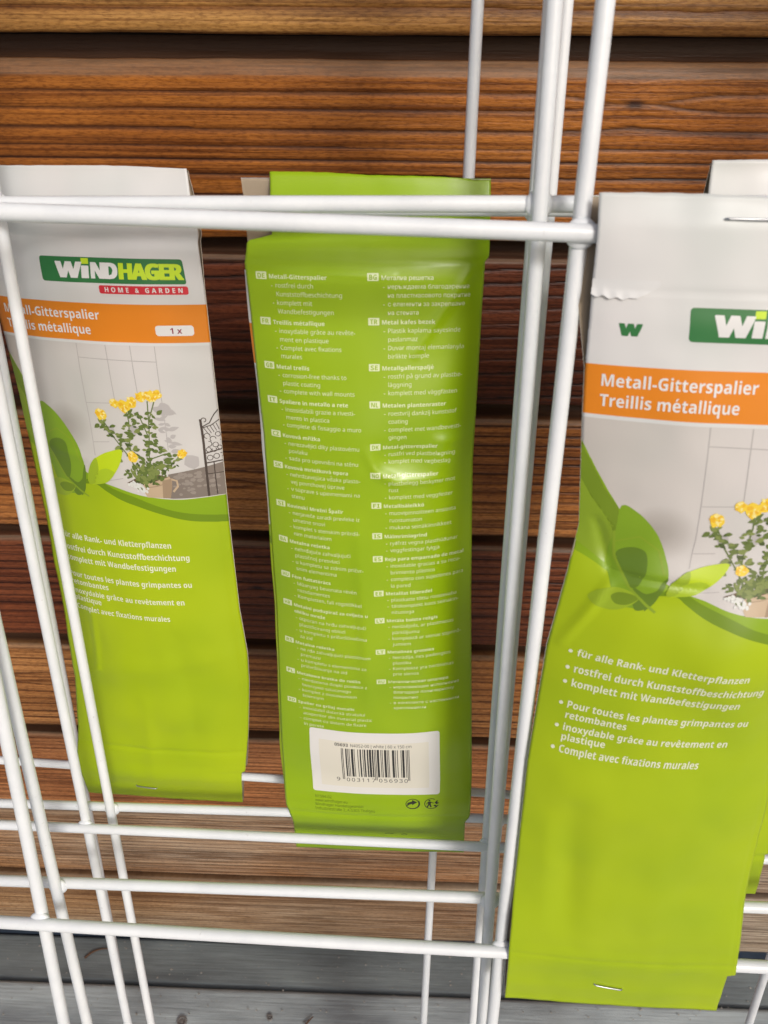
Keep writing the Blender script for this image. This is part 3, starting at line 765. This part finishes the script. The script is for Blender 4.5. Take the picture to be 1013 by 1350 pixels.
# ---------------------------------------------------------------- sleeves
VB = -20.0
SLABEL = {'A': 'white and green cardboard sleeve with buckled left edge round the foremost trellis',
          'D': 'green cardboard sleeve turned to its many-language back with barcode label',
          'E': 'cardboard sleeve with whole green logo and 1 x tag on the rearmost trellis',
          'C': 'mostly hidden cardboard sleeve tucked behind the sleeve with the buckled edge'}
def sleeve_root(key):
    root = empty('cardboard_sleeve', frame_matrix(key, 0, SLEEVE[key]['bottom'] / 1000))
    return tag(root, SLABEL[key], 'sleeve', 'cardboard sleeves hung on the trellises')
def staple(sh, root, s0, v0, s1, v1, lift=.35):
    a = Vector(sh.at(s0, v0, lift)); b = Vector(sh.at(s1, v1, lift)); a2 = Vector(sh.at(s0, v0, -1.2)); b2 = Vector(sh.at(s1, v1, -1.2))
    m1 = a.lerp(b, .07) + (a - a2) * .12; m2 = a.lerp(b, .93) + (a - a2) * .12
    v, f = tube([a2, a, m1, a.lerp(b, .5) + (a - a2) * .16, m2, b, b2], .00026, 8)
    pydata('staple', v, f, M['steel'], root)
FRONT_A = [(-30, -30), (60, 62), (79, 85.2), (107.5, 115), (118, 124.5), (130, 135.7), (143, 144.7), (160, 160), (240, 240)]
def inv_tab(tab, x): return lerp_tab([(b, a) for a, b in tab], x)
def front_print(P, key):
    rng = random.Random(17)
    root = P.root
    full = key != 'C'
    # logo plate
    lp = P.polys('logo_plate', [rrect(21.2, 196.3, 65.3, 203.6, .8, 4, -.07)], ink('logo'), 1)
    P.text('lettering', [('W', 25.9, 197.7, 6.2, .075, 8.6), ('N', 37.2, 197.7, 6.2, .075, 4.3), ('D', 41.4, 197.7, 6.2, .075, 4.2)], ink('white'), 3, lp)
    P.polys('lettering', [rrect(34.3, 197.6, 36.6, 201.2, .1, 2)], ink('white'), 3, lp)
    P.polys('letter_dot', [rrect(34.3, 201.7, 36.6, 203.3, .1, 2)], ink('lime'), 3, lp)
    P.text('lettering', [('H', 45.9, 197.7, 6.2, .075, 4.2), ('A', 49.7, 197.7, 6.2, .075, 4.6), ('G', 53.8, 197.7, 6.2, .075, 4.1), ('E', 57.9, 197.7, 6.2, .075, 3.0), ('R', 60.8, 197.7, 6.2, .075, 4.0)], ink('lime'), 3, lp)
    rs = P.polys('red_strip', [rrect(39.2, 193.2, 65.5, 195.7, .6)], ink('red'), 1)
    P.text('lettering', [('HOME & GARDEN', 41.0, 193.75, 2.0, .04, 22.9, 0, .34)], ink('white'), 3, rs)
    P.text('emblem', [('W', 6.2, 197.0, 3.6, .085, 5.0)], ink('logo'), 3)
    # title band
    P.text('title_text', [('Metall-Gitterspalier', 3.7, 185.3, 3.9, .022, 34.2), ('Treillis métallique', 3.6, 180.6, 3.9, .022, 30.7)], ink('white'), 3)
    pl = P.polys('quantity_tag', [rrect(54.6, 180.7, 65.7, 183.9, .9)], ink('white'), 1)
    P.text('lettering', [('1 x', 58.9, 181.4, 2.5, .015, 3.4)], ink('darkred'), 3, pl)
    # bullet list
    L = []
    y = [107.2, 102.4, 98.2, 91.6, 88.3, 84.4, 81.3, 77.4]
    T = ['für alle Rank- und Kletterpflanzen', 'rostfrei durch Kunststoffbeschichtung', 'komplett mit Wandbefestigungen', 'Pour toutes les plantes grimpantes ou', 'retombantes', 'inoxydable grâce au revêtement en', 'plastique', 'Complet avec fixations murales']
    Wd = [42.3, 48.0, 42.8, 47.5, 15.8, 44.0, 11.6, 37.8]
    for i, (a, t, w) in enumerate(zip(y, T, Wd)): L.append((t, 7.6, a, 3.05, .02, w))
    P.text('bullet_text', L, ink('pale'), 3)
    P.polys('bullet_dots', [[(5.9 + .55 * math.cos(q * math.pi / 5), y[i] + 1.05 + .55 * math.sin(q * math.pi / 5)) for q in range(10)] for i in (0, 1, 2, 3, 5, 7)], ink('pale'), 3, None, False)
    if not full: return
    # ---- green ribbon and leaves at the left
    g = lambda pts: [(s, inv_tab(FRONT_A, v)) for s, v in pts]
    P.polys('ribbon_print', [g([(0, 171), (2.7, 166.2), (5.6, 160.8), (9.2, 156.2), (9.6, 150), (8.8, 149), (6.4, 153.3), (2.6, 158.2), (0, 162.6)])], ink('swirl_a'), 1)
    P.polys('ribbon_print', [g([(0, 162.4), (2.6, 158.5), (6.4, 153.8), (9.0, 150.6), (8.6, 141), (0, 146)])], ink('swirl_c'), 1)
    P.polys('leaf_print', [smooth_poly(g([(9.9, 156.9), (13.5, 155.8), (17.0, 152.9), (19.8, 149.3), (22.1, 145.3), (23.3, 142.3), (23.6, 139.8), (22.9, 136.7), (21.3, 133.8), (18.5, 131.5), (13, 132), (10, 138), (8.6, 145), (9, 151)]))], ink('swirl_b'), 2)
    P.polys('leaf_print', [smooth_poly(g([(10.7, 144.5), (14, 146.3), (17.3, 145.6), (18.2, 142.7), (18.0, 139.2), (16.2, 136.4), (13.8, 138.2), (11.6, 141.2)]))], ink('swirl_d'), 3)
    P.polys('leaf_print', [smooth_poly(g([(16.2, 136.6), (19.5, 135.5), (22.6, 137.6), (23.5, 139.8), (22.4, 134.4), (20.4, 131.6), (17.5, 131.2)]))], ink('swirl_d'), 3)
    P.polys('leaf_print', [smooth_poly(g([(22.0, 133.8), (20.0, 131.3), (23.4, 140.2), (23.6, 138)]))], ink('swirl_d'), 4)
    P.polys('leaf_print', [smooth_poly(g([(6.2, 132.0), (8.4, 134.6), (12.2, 135.9), (15.6, 135.5), (18.2, 134.3), (16.5, 131.8), (13.1, 129.9), (9.3, 130.0)]))], ink('swirl_g'), 4)
    P.polys('leaf_print', [smooth_poly(g([(11.5, 133.6), (14, 134.9), (18.0, 134.2), (16, 132.0), (13, 131.6)]))], ink('swirl_a'), 5)
    P.polys('leaf_print', [stroke(g([(8.6, 150), (10.5, 143), (15.0, 136.6), (20.2, 132.6), (22.8, 131.0)]), .7)[i] for i in range(4)], ink('swirl_c'), 5)
    P.polys('leaf_print', [stroke(g([(9.2, 147), (15, 149.4), (20.2, 146.6), (22.5, 141)]), .45)[i] for i in range(3)], ink('swirl_c'), 4)
    P.polys('leaf_print', [smooth_poly([(24.2, 130.3), (24.8, 134.5), (26.8, 138.2), (29.6, 140.4), (33, 142), (37.9, 143), (36.9, 138.6), (34.2, 134.4), (31.2, 131.4), (27.4, 130.2)])], ink('swirl_f'), 13)
    P.polys('leaf_print', [smooth_poly([(26.2, 130.3), (27.8, 134.3), (31.0, 136.2), (33.6, 135.6), (34.2, 134.4), (31.2, 131.3), (27.4, 130.2)])], ink('swirl_e'), 14)
    P.polys('leaf_print', [smooth_poly([(24.2, 130.3), (24.8, 134.5), (26.8, 138.2), (28.6, 139.6), (28.8, 135.6), (27.0, 131.5), (26.0, 130.2)])], ink('swirl_g'), 14)
    # ---- little picture: wall grid, roses in a pot, iron bench
    lines = []
    for a, b, c, d in ((28.4, 177.5, 28.3, 140.5), (38.2, 177.5, 38.4, 159), (46.0, 177.5, 46.3, 162.5), (53.6, 177.5, 53.6, 143.5), (28.4, 173.1, 53.6, 172.6), (28.4, 158.4, 38.4, 158.8), (28.5, 145.1, 34, 145.5), (30.5, 131.6, 37, 133)):
        lines += stroke([(a + (c - a) * t / 6, b + (d - b) * t / 6) for t in range(7)], .22)
    P.polys('wall_grid_print', lines, ink('line'), 1)
    sh = [leaf(52 + rng.uniform(-2, 3), 150 + rng.uniform(-10, 9), rng.uniform(-.6, .5), rng.uniform(2, 4), rng.uniform(.8, 1.6)) for _ in range(22)] + [blob(54, 157.5, 2, rng), blob(60.5, 139.2, 2.6, rng, 9, 1), blob(35, 149.5, 1.6, rng), blob(43, 150, 1.8, rng)]
    P.polys('shadow_print', sh, ink('greyshadow'), 2)
    P.polys('paving_print', [[(52.5, 134.9), (64.7, 137.2), (70, 138.4), (70, 126.7), (61, 126.2), (53, 126.0), (50, 126.3)]], ink('stone'), 2)
    P.polys('paving_print', [blob(54 + rng.uniform(0, 15), 127.2 + rng.uniform(0, 8.2), rng.uniform(.5, 1.2), rng, 6, .7) for _ in range(46)], ink('stone_light'), 3)
    st = []
    for pts in ([(42, 131), (41.2, 138), (41.0, 145), (41.9, 153), (41.6, 157)], [(47, 131), (47.2, 137), (47.1, 142), (48.3, 151), (49, 160)], [(43.5, 134), (40, 141), (36, 147), (33.2, 152.5)], [(49, 133), (53, 137.5), (57.2, 141.4)], [(47.6, 148), (45.4, 156)], [(48.4, 153), (51.2, 160)], [(46.8, 140), (52, 142)]):
        st += stroke(pts, .38)
    P.polys('stem_print', st, ink('stem'), 4)
    lv = {'leaf_dark': [], 'leaf_mid': [], 'leaf_light': []}
    def put(x, y, a, ln):
        lv[rng.choice(('leaf_dark', 'leaf_mid', 'leaf_mid', 'leaf_light'))].append(leaf(x, y, a, ln, ln * rng.uniform(.45, .62)))
    for (x, y) in ((33, 152.3), (31.8, 150.6), (33.6, 150.2), (35.5, 150.6), (34.2, 148.4), (36.4, 147.6), (38.5, 146.2), (40, 145.2), (37.5, 144), (39.5, 143), (36, 141.5), (41, 142.2), (42.5, 148), (40, 151), (43.6, 153.2), (44.6, 150.5), (41.4, 149.4), (45.8, 147.4), (46.6, 146), (48.9, 148.3), (49.6, 146.6), (47.6, 150.4), (49.4, 152.4), (50.4, 154.6), (46.5, 154.8), (44, 155.6), (42.4, 155.2), (48.2, 144.2), (50.6, 143.4), (52.2, 142.8), (44.4, 143.8), (43.2, 141.8), (45.6, 140.2), (51.4, 139.6), (53.6, 140.4), (55.2, 141.8), (52.8, 137.6), (54.4, 138.8), (56.4, 140), (49.6, 137.6)):
        for _ in range(4): put(x + rng.uniform(-1.1, 1.1), y + rng.uniform(-1.0, 1.0), rng.choice((0, math.pi)) + rng.uniform(-.8, .8), rng.uniform(1.2, 2.6))
    for _ in range(170):
        put(45.5 + rng.gauss(0, 3.0), 135.0 + rng.gauss(0, 1.9), rng.uniform(0, 6.28), rng.uniform(1.2, 2.3))
    P.polys('pot_print', [[(43.6, 131.3), (52.6, 134.2), (53.4, 133.0), (53.2, 130.5), (52.2, 126.2), (44.4, 126.4), (43.4, 128.6)]], ink('pot'), 3)
    P.polys('pot_print', [[(50.2, 132.6), (53.3, 133.4), (53.2, 130.5), (52.2, 126.2), (49.6, 126.2)]], ink('pot_dark'), 4)
    P.polys('pot_print', stroke([(53.2, 133.2), (55.0, 132.6), (55.1, 130.6), (53.4, 128.6)], .7), ink('pot'), 4)
    P.polys('pot_print', stroke([(44, 129.9), (48, 130.5), (53.1, 132.2)], .3), ink('pot_dark'), 5)
    P.polys('pot_print', [[(38, 131.4), (46, 131.6), (52.4, 134.0), (49, 134.8), (42, 133.6)]], ink('soil'), 4)
    for i, (k, pl) in enumerate(lv.items()): P.polys('foliage_print', pl, ink(k), 5 + i)
    R1 = [(32.7, 154.9, 2.2), (38.0, 158.8, 1.6), (40.9, 157.9, 2.3), (44.0, 159.4, 1.9), (47.2, 161.2, 1.9), (50.4, 161.6, 2.2), (52.3, 162.2, 1.6), (41.4, 140.8, 2.0), (57.7, 142.1, 1.7)]
    tones = {'yellow': [], 'yellow_pale': [], 'yellow_deep': []}
    for (x, y, r) in R1:
        tones['yellow'].append(blob(x, y, r * .95, rng, 13))
        for q in range(16):
            a = rng.uniform(0, 6.28); d = r * rng.uniform(.1, .95)
            k = 'yellow_deep' if d < .45 * r and rng.random() < .5 else rng.choice(('yellow', 'yellow_pale', 'yellow_pale', 'yellow_deep'))
            tones[k].append(leaf(x + d * math.cos(a) * .6, y + d * math.sin(a) * .6, a + rng.uniform(-1.2, 1.2), r * rng.uniform(.35, .75), r * rng.uniform(.22, .5), 5))
    for k, (kc, pp) in enumerate(tones.items()): P.polys('rose_print', pp, ink(kc), 8 + k)
    pp = []
    for x, y, r in ((39.9, 131.2, 1.6), (43.4, 129.6, 1.6), (41.6, 130.4, 1.3)):
        pp += [blob(x + rng.gauss(0, r * .45), y + rng.gauss(0, r * .38), r * .30, rng, 7) for _ in range(13)]
    P.polys('white_flower_print', pp, ink('petal'), 11)
    ir = stroke([(64.4, 153.6), (64.7, 145), (64.7, 138), (64.6, 126.4)], .75) + stroke([(64.6, 150.9), (67, 152.2), (68.6, 155), (70, 156.6)], .35) + stroke([(64.7, 150.6), (67.5, 151.4), (70, 153.2)], .3)
    ir += stroke([(64.7, 141.8), (70, 143)], .4) + stroke([(64.7, 138.4), (70, 139)], .45) + stroke([(67.2, 138.6), (67.3, 127)], .35) + stroke([(65, 134.5), (70, 134.8)], .3) + stroke(arc(65.4, 153.3, .7, 180, -90, 8), .28)
    for k in range(5): ir += stroke([(65 + k, 150.8 + .3 * k), (66.5 + k * .8, 148.2 + .4 * k)], .22)
    for x, y, r in ((65.9, 147.8, .9), (67.6, 146.6, .9), (69.2, 148.2, .8), (66.2, 145.0, .9), (68.2, 144.6, .85), (69.6, 145.6, .7), (66, 143, .8), (67.7, 142.9, .7), (69.4, 143.6, .7), (66.2, 140.2, .9), (68.2, 140.6, .9), (69.7, 141, .6)):
        ir += stroke(arc(x, y, r, rng.uniform(0, 360), rng.uniform(380, 650), 9), .24)
    P.polys('bench_print', ir, ink('iron'), 6)

BACK_LEFT = [('DE', 201.9, ['Metall-Gitterspalier'], ['- rostfrei durch', '  Kunststoffbeschichtung', '- komplett mit', '  Wandbefestigungen']),
 ('FR', 189.3, ['Treillis métallique'], ['- inoxydable grâce au revête-', '  ment en plastique', '- Complet avec fixations', '  murales']),
 ('GB', 176.6, ['Metal trellis'], ['- corrosion-free thanks to', '  plastic coating', '- complete with wall mounts']),
 ('IT', 166.3, ['Spaliere in metallo a rete'], ['- inossidabili grazie a rivesti-', '  mento in plastica', '- complete di fissaggio a muro']),
 ('CZ', 155.7, ['Kovová mřížka'], ['- nerezavějící díky plastovému', '  povlaku', '- sada pro upevnění na stěnu']),
 ('SK', 145.6, ['Kovová mriežková opora'], ['- nehrdzavejúca vďaka plasto-', '  vej povrchovej úprave', '- v súprave s upevneniami na', '  stenu']),
 ('SI', 132.7, ['Kovinski Mrežni Špalir'], ['- nerjaveče zaradi prevleke iz', '  umetne snovi', '- komplet s stenskim pritrdil-', '  nim materialom']),
 ('BA', 120.2, ['Metalna rešetka'], ['- nehrđajuće zahvaljujući', '  plastičnoj presvlaci', '- u kompletu sa zidnim pričvr-', '  snim elementima']),
 ('HU', 107.4, ['Fém futtatórács'], ['- Műanyag bevonata révén', '  rozsdamentes', '- Kompletten, fali rögzítőkkel']),
 ('HR', 96.6, ['Metalni podupirač za cvijeće u', 'obliku mreže'], ['- otporan na hrđu zahvaljujući', '  plastificiranoj oblozi', '- u kompletu s pričvršćivačima', '  za zid']),
 ('RS', 81.8, ['Metalna rešetka'], ['- ne rđa zahvaljujući plastičnom', '  premazu', '- u kompletu s elementima za', '  pričvršćivanje na zid']),
 ('PL', 68.8, ['Metalowa kratka do roślin'], ['- nierdzewna dzięki powłoce z', '  tworzywa sztucznego', '- komplet z mocowaniem', '  ściennym']),
 ('RO', 56.0, ['Spalier cu grilaj metalic'], ['- inoxidabil datorită stratului', '  acoperitor din material plastic', '- complet cu sistem de fixare', '  în perete'])]
BACK_RIGHT = [('BG', 202.0, ['Метална решетка'], ['- неръждаема благодарение', '  на пластмасовото покритие', '- с елементи за закрепване', '  на стената']),
 ('TR', 189.9, ['Metal kafes bezek'], ['- Plastik kaplama sayesinde', '  paslanmaz', '- Duvar montaj elemanlarıyla', '  birlikte komple']),
 ('SE', 177.1, ['Metallgallerspaljé'], ['- rostfri på grund av plastbe-', '  läggning', '- komplett med väggfästen']),
 ('NL', 166.4, ['Metalen plantenraster'], ['- roestvrij dankzij kunststof', '  coating', '- compleet met wandbevesti-', '  gingen']),
 ('DK', 153.8, ['Metal-gitterespalier'], ['- rustfri ved plastbelægning', '- komplet med vægbeslag']),
 ('NO', 145.0, ['Metall-gitterespalier'], ['- plastbelegg beskytter mot', '  rust', '- komplett med veggfester']),
 ('FI', 135.0, ['Metallisäleikkö'], ['- muovipinnoitteen ansiosta', '  ruostumaton', '- mukana seinäkiinnikkeet']),
 ('IS', 124.8, ['Málmrimlagrind'], ['- ryðfrítt vegna plasthúðunar', '- veggfestingar fylgja']),
 ('ES', 117.0, ['Reja para emparrado de metal'], ['- inoxidable gracias a su recu-', '  brimiento plástico', '- completo con sujeciones para', '  la pared']),
 ('EE', 104.7, ['Metallist lilleredel'], ['- plastkatte tõttu roostevaba', '- täiskomplekt koos seinakin-', '  nitustega']),
 ('LV', 94.4, ['Metāla balsta režģis'], ['- nerūsējošs, ar plastmasas', '  pārklājumu', '- komplektā ar sienas stiprinā-', '  jumiem']),
 ('LT', 81.8, ['Metalinės grotelės'], ['- Nerūdija, nes padengtos', '  plastiku', '- Komplekte yra tvirtinimas', '  prie sienos']),
 ('RU', 68.9, ['Металлическая шпалера'], ['- нержавеющее исполнение', '  благодаря полимерному', '  покрытию', '- в комплекте с настенными', '  креплениями'])]
def ean13(code):
    Lc = '0001101 0011001 0010011 0111101 0100011 0110001 0101111 0111011 0110111 0001011'.split()
    par = 'LLLLLL LLGLGG LLGGLG LLGGGL LGLLGG LGGLLG LGGGLL LGLGLG LGLGGL LGGLGL'.split()[int(code[0])]
    out = '101'
    for p, d in zip(par, code[1:7]):
        c = Lc[int(d)]
        out += c if p == 'L' else ''.join('1' if q == '0' else '0' for q in c)[::-1]
    out += '01010' + ''.join(''.join('1' if q == '0' else '0' for q in Lc[int(d)]) for d in code[7:]) + '101'
    return out
def back_print(P):
    kh = 17.2 / glyphs('Metall-Gitterspalier', .022)[2]; kt = 19.6 / glyphs('Kunststoffbeschichtung', .006)[2]
    LS = 2.38
    for colm, s0 in ((BACK_LEFT, 3.1), (BACK_RIGHT, 36.1)):
        for code, v, heads, body in colm:
            L = []; y = v - .75
            n_lines = len(heads) + len(body)
            for h in heads: L.append((h, s0 + 4.1, y, kh * .93, .022, glyphs(h, .022)[2] * kh)); y -= LS
            for t in body:
                ind = 1.35 if t.startswith('- ') else 2.25
                tt = t[2:]
                if t.startswith('- '): L.append(('-', s0 + 4.5, y, kt, .006, None))
                L.append((tt, s0 + 5.9, y, kt * .97, .006, glyphs(tt, .006)[2] * kt)); y -= LS
            blk = P.text('text_block', L, ink('backtext'), 2)
            tg = P.polys('language_tag', [rrect(s0, v - 1.0, s0 + 3.3, v + 1.05, .15, 2)], ink('backtext'), 1, blk)
            P.text('lettering', [(code, s0 + .55, v - .68, 1.85, .012, 2.2)], M['back'], 3, blk)
    lab = P.polys('barcode_label', [rrect(11.0, 14.6, 58.2, 45.2, 1.1)], ink('label'), 1)
    P.polys('label_sticker', [rrect(14.4, 17.9, 54.2, 40.6, .3)], ink('cream'), 2, lab)
    bits = ean13('9003117056930'); x0, x1 = 22.5, 47.2; mw = (x1 - x0) / 95
    bars = []; i = 0
    while i < 95:
        if bits[i] == '1':
            j = i
            while j < 95 and bits[j] == '1': j += 1
            guard = i < 3 or i >= 92 or 45 <= i < 50
            y0 = 21.6 if guard else 23.2
            bars.append([(x0 + i * mw, y0), (x0 + j * mw, y0), (x0 + j * mw, 37.6), (x0 + i * mw, 37.6)]); i = j
        else: i += 1
    P.polys('barcode', bars, ink('black'), 3, lab)
    tx = [('05693', 20.2, 38.5, 1.9, .02, 4.9), ('N4052-00 | white | 60 x 150 cm', 26.0, 38.5, 1.9, .0, 22)]
    tx.append(('9', 20.2, 20.6, 2.5, .006, 1.25))
    for q, d in enumerate('003117'): tx.append((d, 23.9 + q * 1.86, 20.6, 2.5, .006, 1.2 if d != '1' else .7))
    for q, d in enumerate('056930'): tx.append((d, 35.8 + q * 1.86, 20.6, 2.5, .006, 1.2))
    P.text('barcode_digits', tx, ink('black'), 3, lab)
    P.text('address_text', [('N1594-02', 11.6, 11.2, 1.9, 0, 6.2), ('www.windhager.eu', 11.5, 9.2, 1.9, 0, 12.2), ('Windhager HandelsgesmbH', 11.4, 7.2, 1.9, 0, 18.2), ('Industriestraße 2, A-5303 Thalgau', 11.3, 5.2, 1.9, 0, 22.6)], ink('address'), 2)
    cx, cy, r = 48.2, 10.0, 2.5
    a = stroke(arc(cx, cy, r, 150, 395, 20), [.25 + .02 * k for k in range(21)]) + stroke(arc(cx, cy, r * .97, -35, 150, 16), .3)
    a += [[(cx - 2.2, cy - 1.2), (cx - 1.9, cy + .6), (cx - .2, cy + 1.3), (cx - .2, cy + 2.0), (cx + 1.7, cy + .8), (cx - .2, cy - .6), (cx - .2, cy + .1), (cx - 1.2, cy - .3)]]
    P.polys('recycling_mark', a, ink('black'), 2)
    cx = 55.2
    b = stroke(arc(cx, cy, r, 60, 330, 20)[:], .3)
    b += [[(cx - .75 + .38 * math.cos(q), cy + 1.55 + .38 * math.sin(q)) for q in [k * math.pi / 4 for k in range(8)]], [(cx - 1.3, cy + 1.0), (cx - .1, cy + 1.0), (cx - .2, cy - .3), (cx + .15, cy - 1.7), (cx - .35, cy - 1.8), (cx - .75, cy - .6), (cx - 1.3, cy - 1.8), (cx - 1.8, cy - 1.7), (cx - 1.2, cy - .3)]]
    b += stroke([(cx - .3, cy + .8), (cx + .9, cy + .3)], .32) + stroke([(cx - 1.2, cy + .8), (cx - 1.9, cy - .2)], .3)
    b += [[(cx + 1.2, cy + .6), (cx + 2.4, cy + 1.9), (cx + 2.2, cy + .7), (cx + 3.0, cy + .6), (cx + 2.0, cy - .3)], [(cx + .7, cy - .9), (cx + 1.9, cy - 1.7), (cx + 2.9, cy - .6), (cx + 1.9, cy - .9), (cx + 1.4, cy - .4)]]
    P.polys('sorting_mark', b, ink('black'), 2)
    P.polys('staple_mark', stroke([(37.4, -7.0), (39.2, -6.7), (41.0, -6.9)], .35) + stroke([(44.2, -7.1), (45.4, -6.8), (46.6, -7.2)], .4), ink('address'), 2)

SLEEVE['D']['left_far'] = [(-18, 71.0), (-3, 70.6), (-1, 70.0), (6, 68.6), (35, 68.0), (93, 69.2), (155, 68.7), (171, 68.0), (187, 67.4), (205, 66.8), (209, 67.6), (228, 67.1)]
SLEEVE['D']['top_slope'] = -1.6
SLEEVE['A']['left_far'] = [(v, u - (2.6 if v > 205 else 0)) for v, u in SLEEVE['A']['left']]
def build_sleeve(key):
    S = SLEEVE[key]; root = sleeve_root(key)
    remap = FRONT_A if key in 'AC' else None
    near = Sheet(key, 1, S['bottom']); far = Sheet(key, -1, S['bottom'])
    if key == 'D':
        near.build('back_panel', root, M['back'], M['raw'], M['rim'])
        far.build('front_panel', root, M['front'], M['raw'], M['rim'])
        back_print(Printer(near, root))
        # the front print just wraps round the left fold
        vv = []; ff = []; n = 150
        for j in range(n + 1):
            v = 5 + 198 * j / n; uL = lerp_tab(S['left'], v) + .1
            w = .9 + .35 * noise.noise(Vector((v * .05, 3, 3)))
            for t in (0, .5, 1):
                vv.append(((uL - w * t) / 1000, (-.1 + .9 * t * t) / 1000, (v - S['bottom']) / 1000))
        for j in range(n):
            for q in range(2): ff.append((j * 3 + q, j * 3 + q + 1, j * 3 + q + 4, j * 3 + q + 3))
        o = pydata('folded_edge', vv, ff, M['front'], root)
        uv = o.data.uv_layers.new(name='print')
        for lp in o.data.loops:
            v = 5 + 198 * (lp.vertex_index // 3) / n
            uv.data[lp.index].uv = (.75, (v + 2 + 30) / 270)
    else:
        near.build('front_panel', root, M['front'], M['raw'], M['rim'], remap)
        far.build('back_panel', root, M['back'], M['raw'], M['rim'])
        front_print(Printer(near, root, remap), key)
    if key == 'A':
        # torn lower corner of the header, standing off the sheet
        low = [(0, 205.6), (1.2, 205.0), (2.4, 205.5), (3.8, 204.7), (5.2, 205.2), (6.4, 204.6), (7.8, 205.1), (9.4, 205.0), (11, 205.8), (12.6, 206.6), (14.2, 207.6)]
        vv = []; ff = []; m = 8; cols_ = 43
        for i in range(cols_):
            s_ = 14.2 * i / (cols_ - 1); b_ = lerp_tab(low, s_)
            for j in range(m + 1):
                t = j / m; v_ = 208.8 + (b_ - 208.8) * t
                vv.append(near.at(s_, v_, .04 + (.95 * t ** 2.3) * max(.05, 1 - s_ / 14.2)))
        for i in range(cols_ - 1):
            for j in range(m): ff.append((i * (m + 1) + j, i * (m + 1) + j + 1, (i + 1) * (m + 1) + j + 1, (i + 1) * (m + 1) + j))
        pydata('torn_flap', vv, ff, M['rim_white'], root)
        staple(near, root, 25.9, 221.4, 37.5, 221.4); staple(near, root, 28.4, -8.6, 37.4, -10.2)
    if key == 'E':
        staple(near, root, 33.6, 220.6, 43.2, 220.4, .5); staple(near, root, 23.6, -6.6, 32.6, -7.2)
    if key == 'C': staple(near, root, 30, 222.5, 40, 222.5)
    return root
for key in 'AEDC': build_sleeve(key)
bpy.data.objects.remove(_fo); bpy.data.curves.remove(_fc); bpy.data.scenes.remove(_fs)
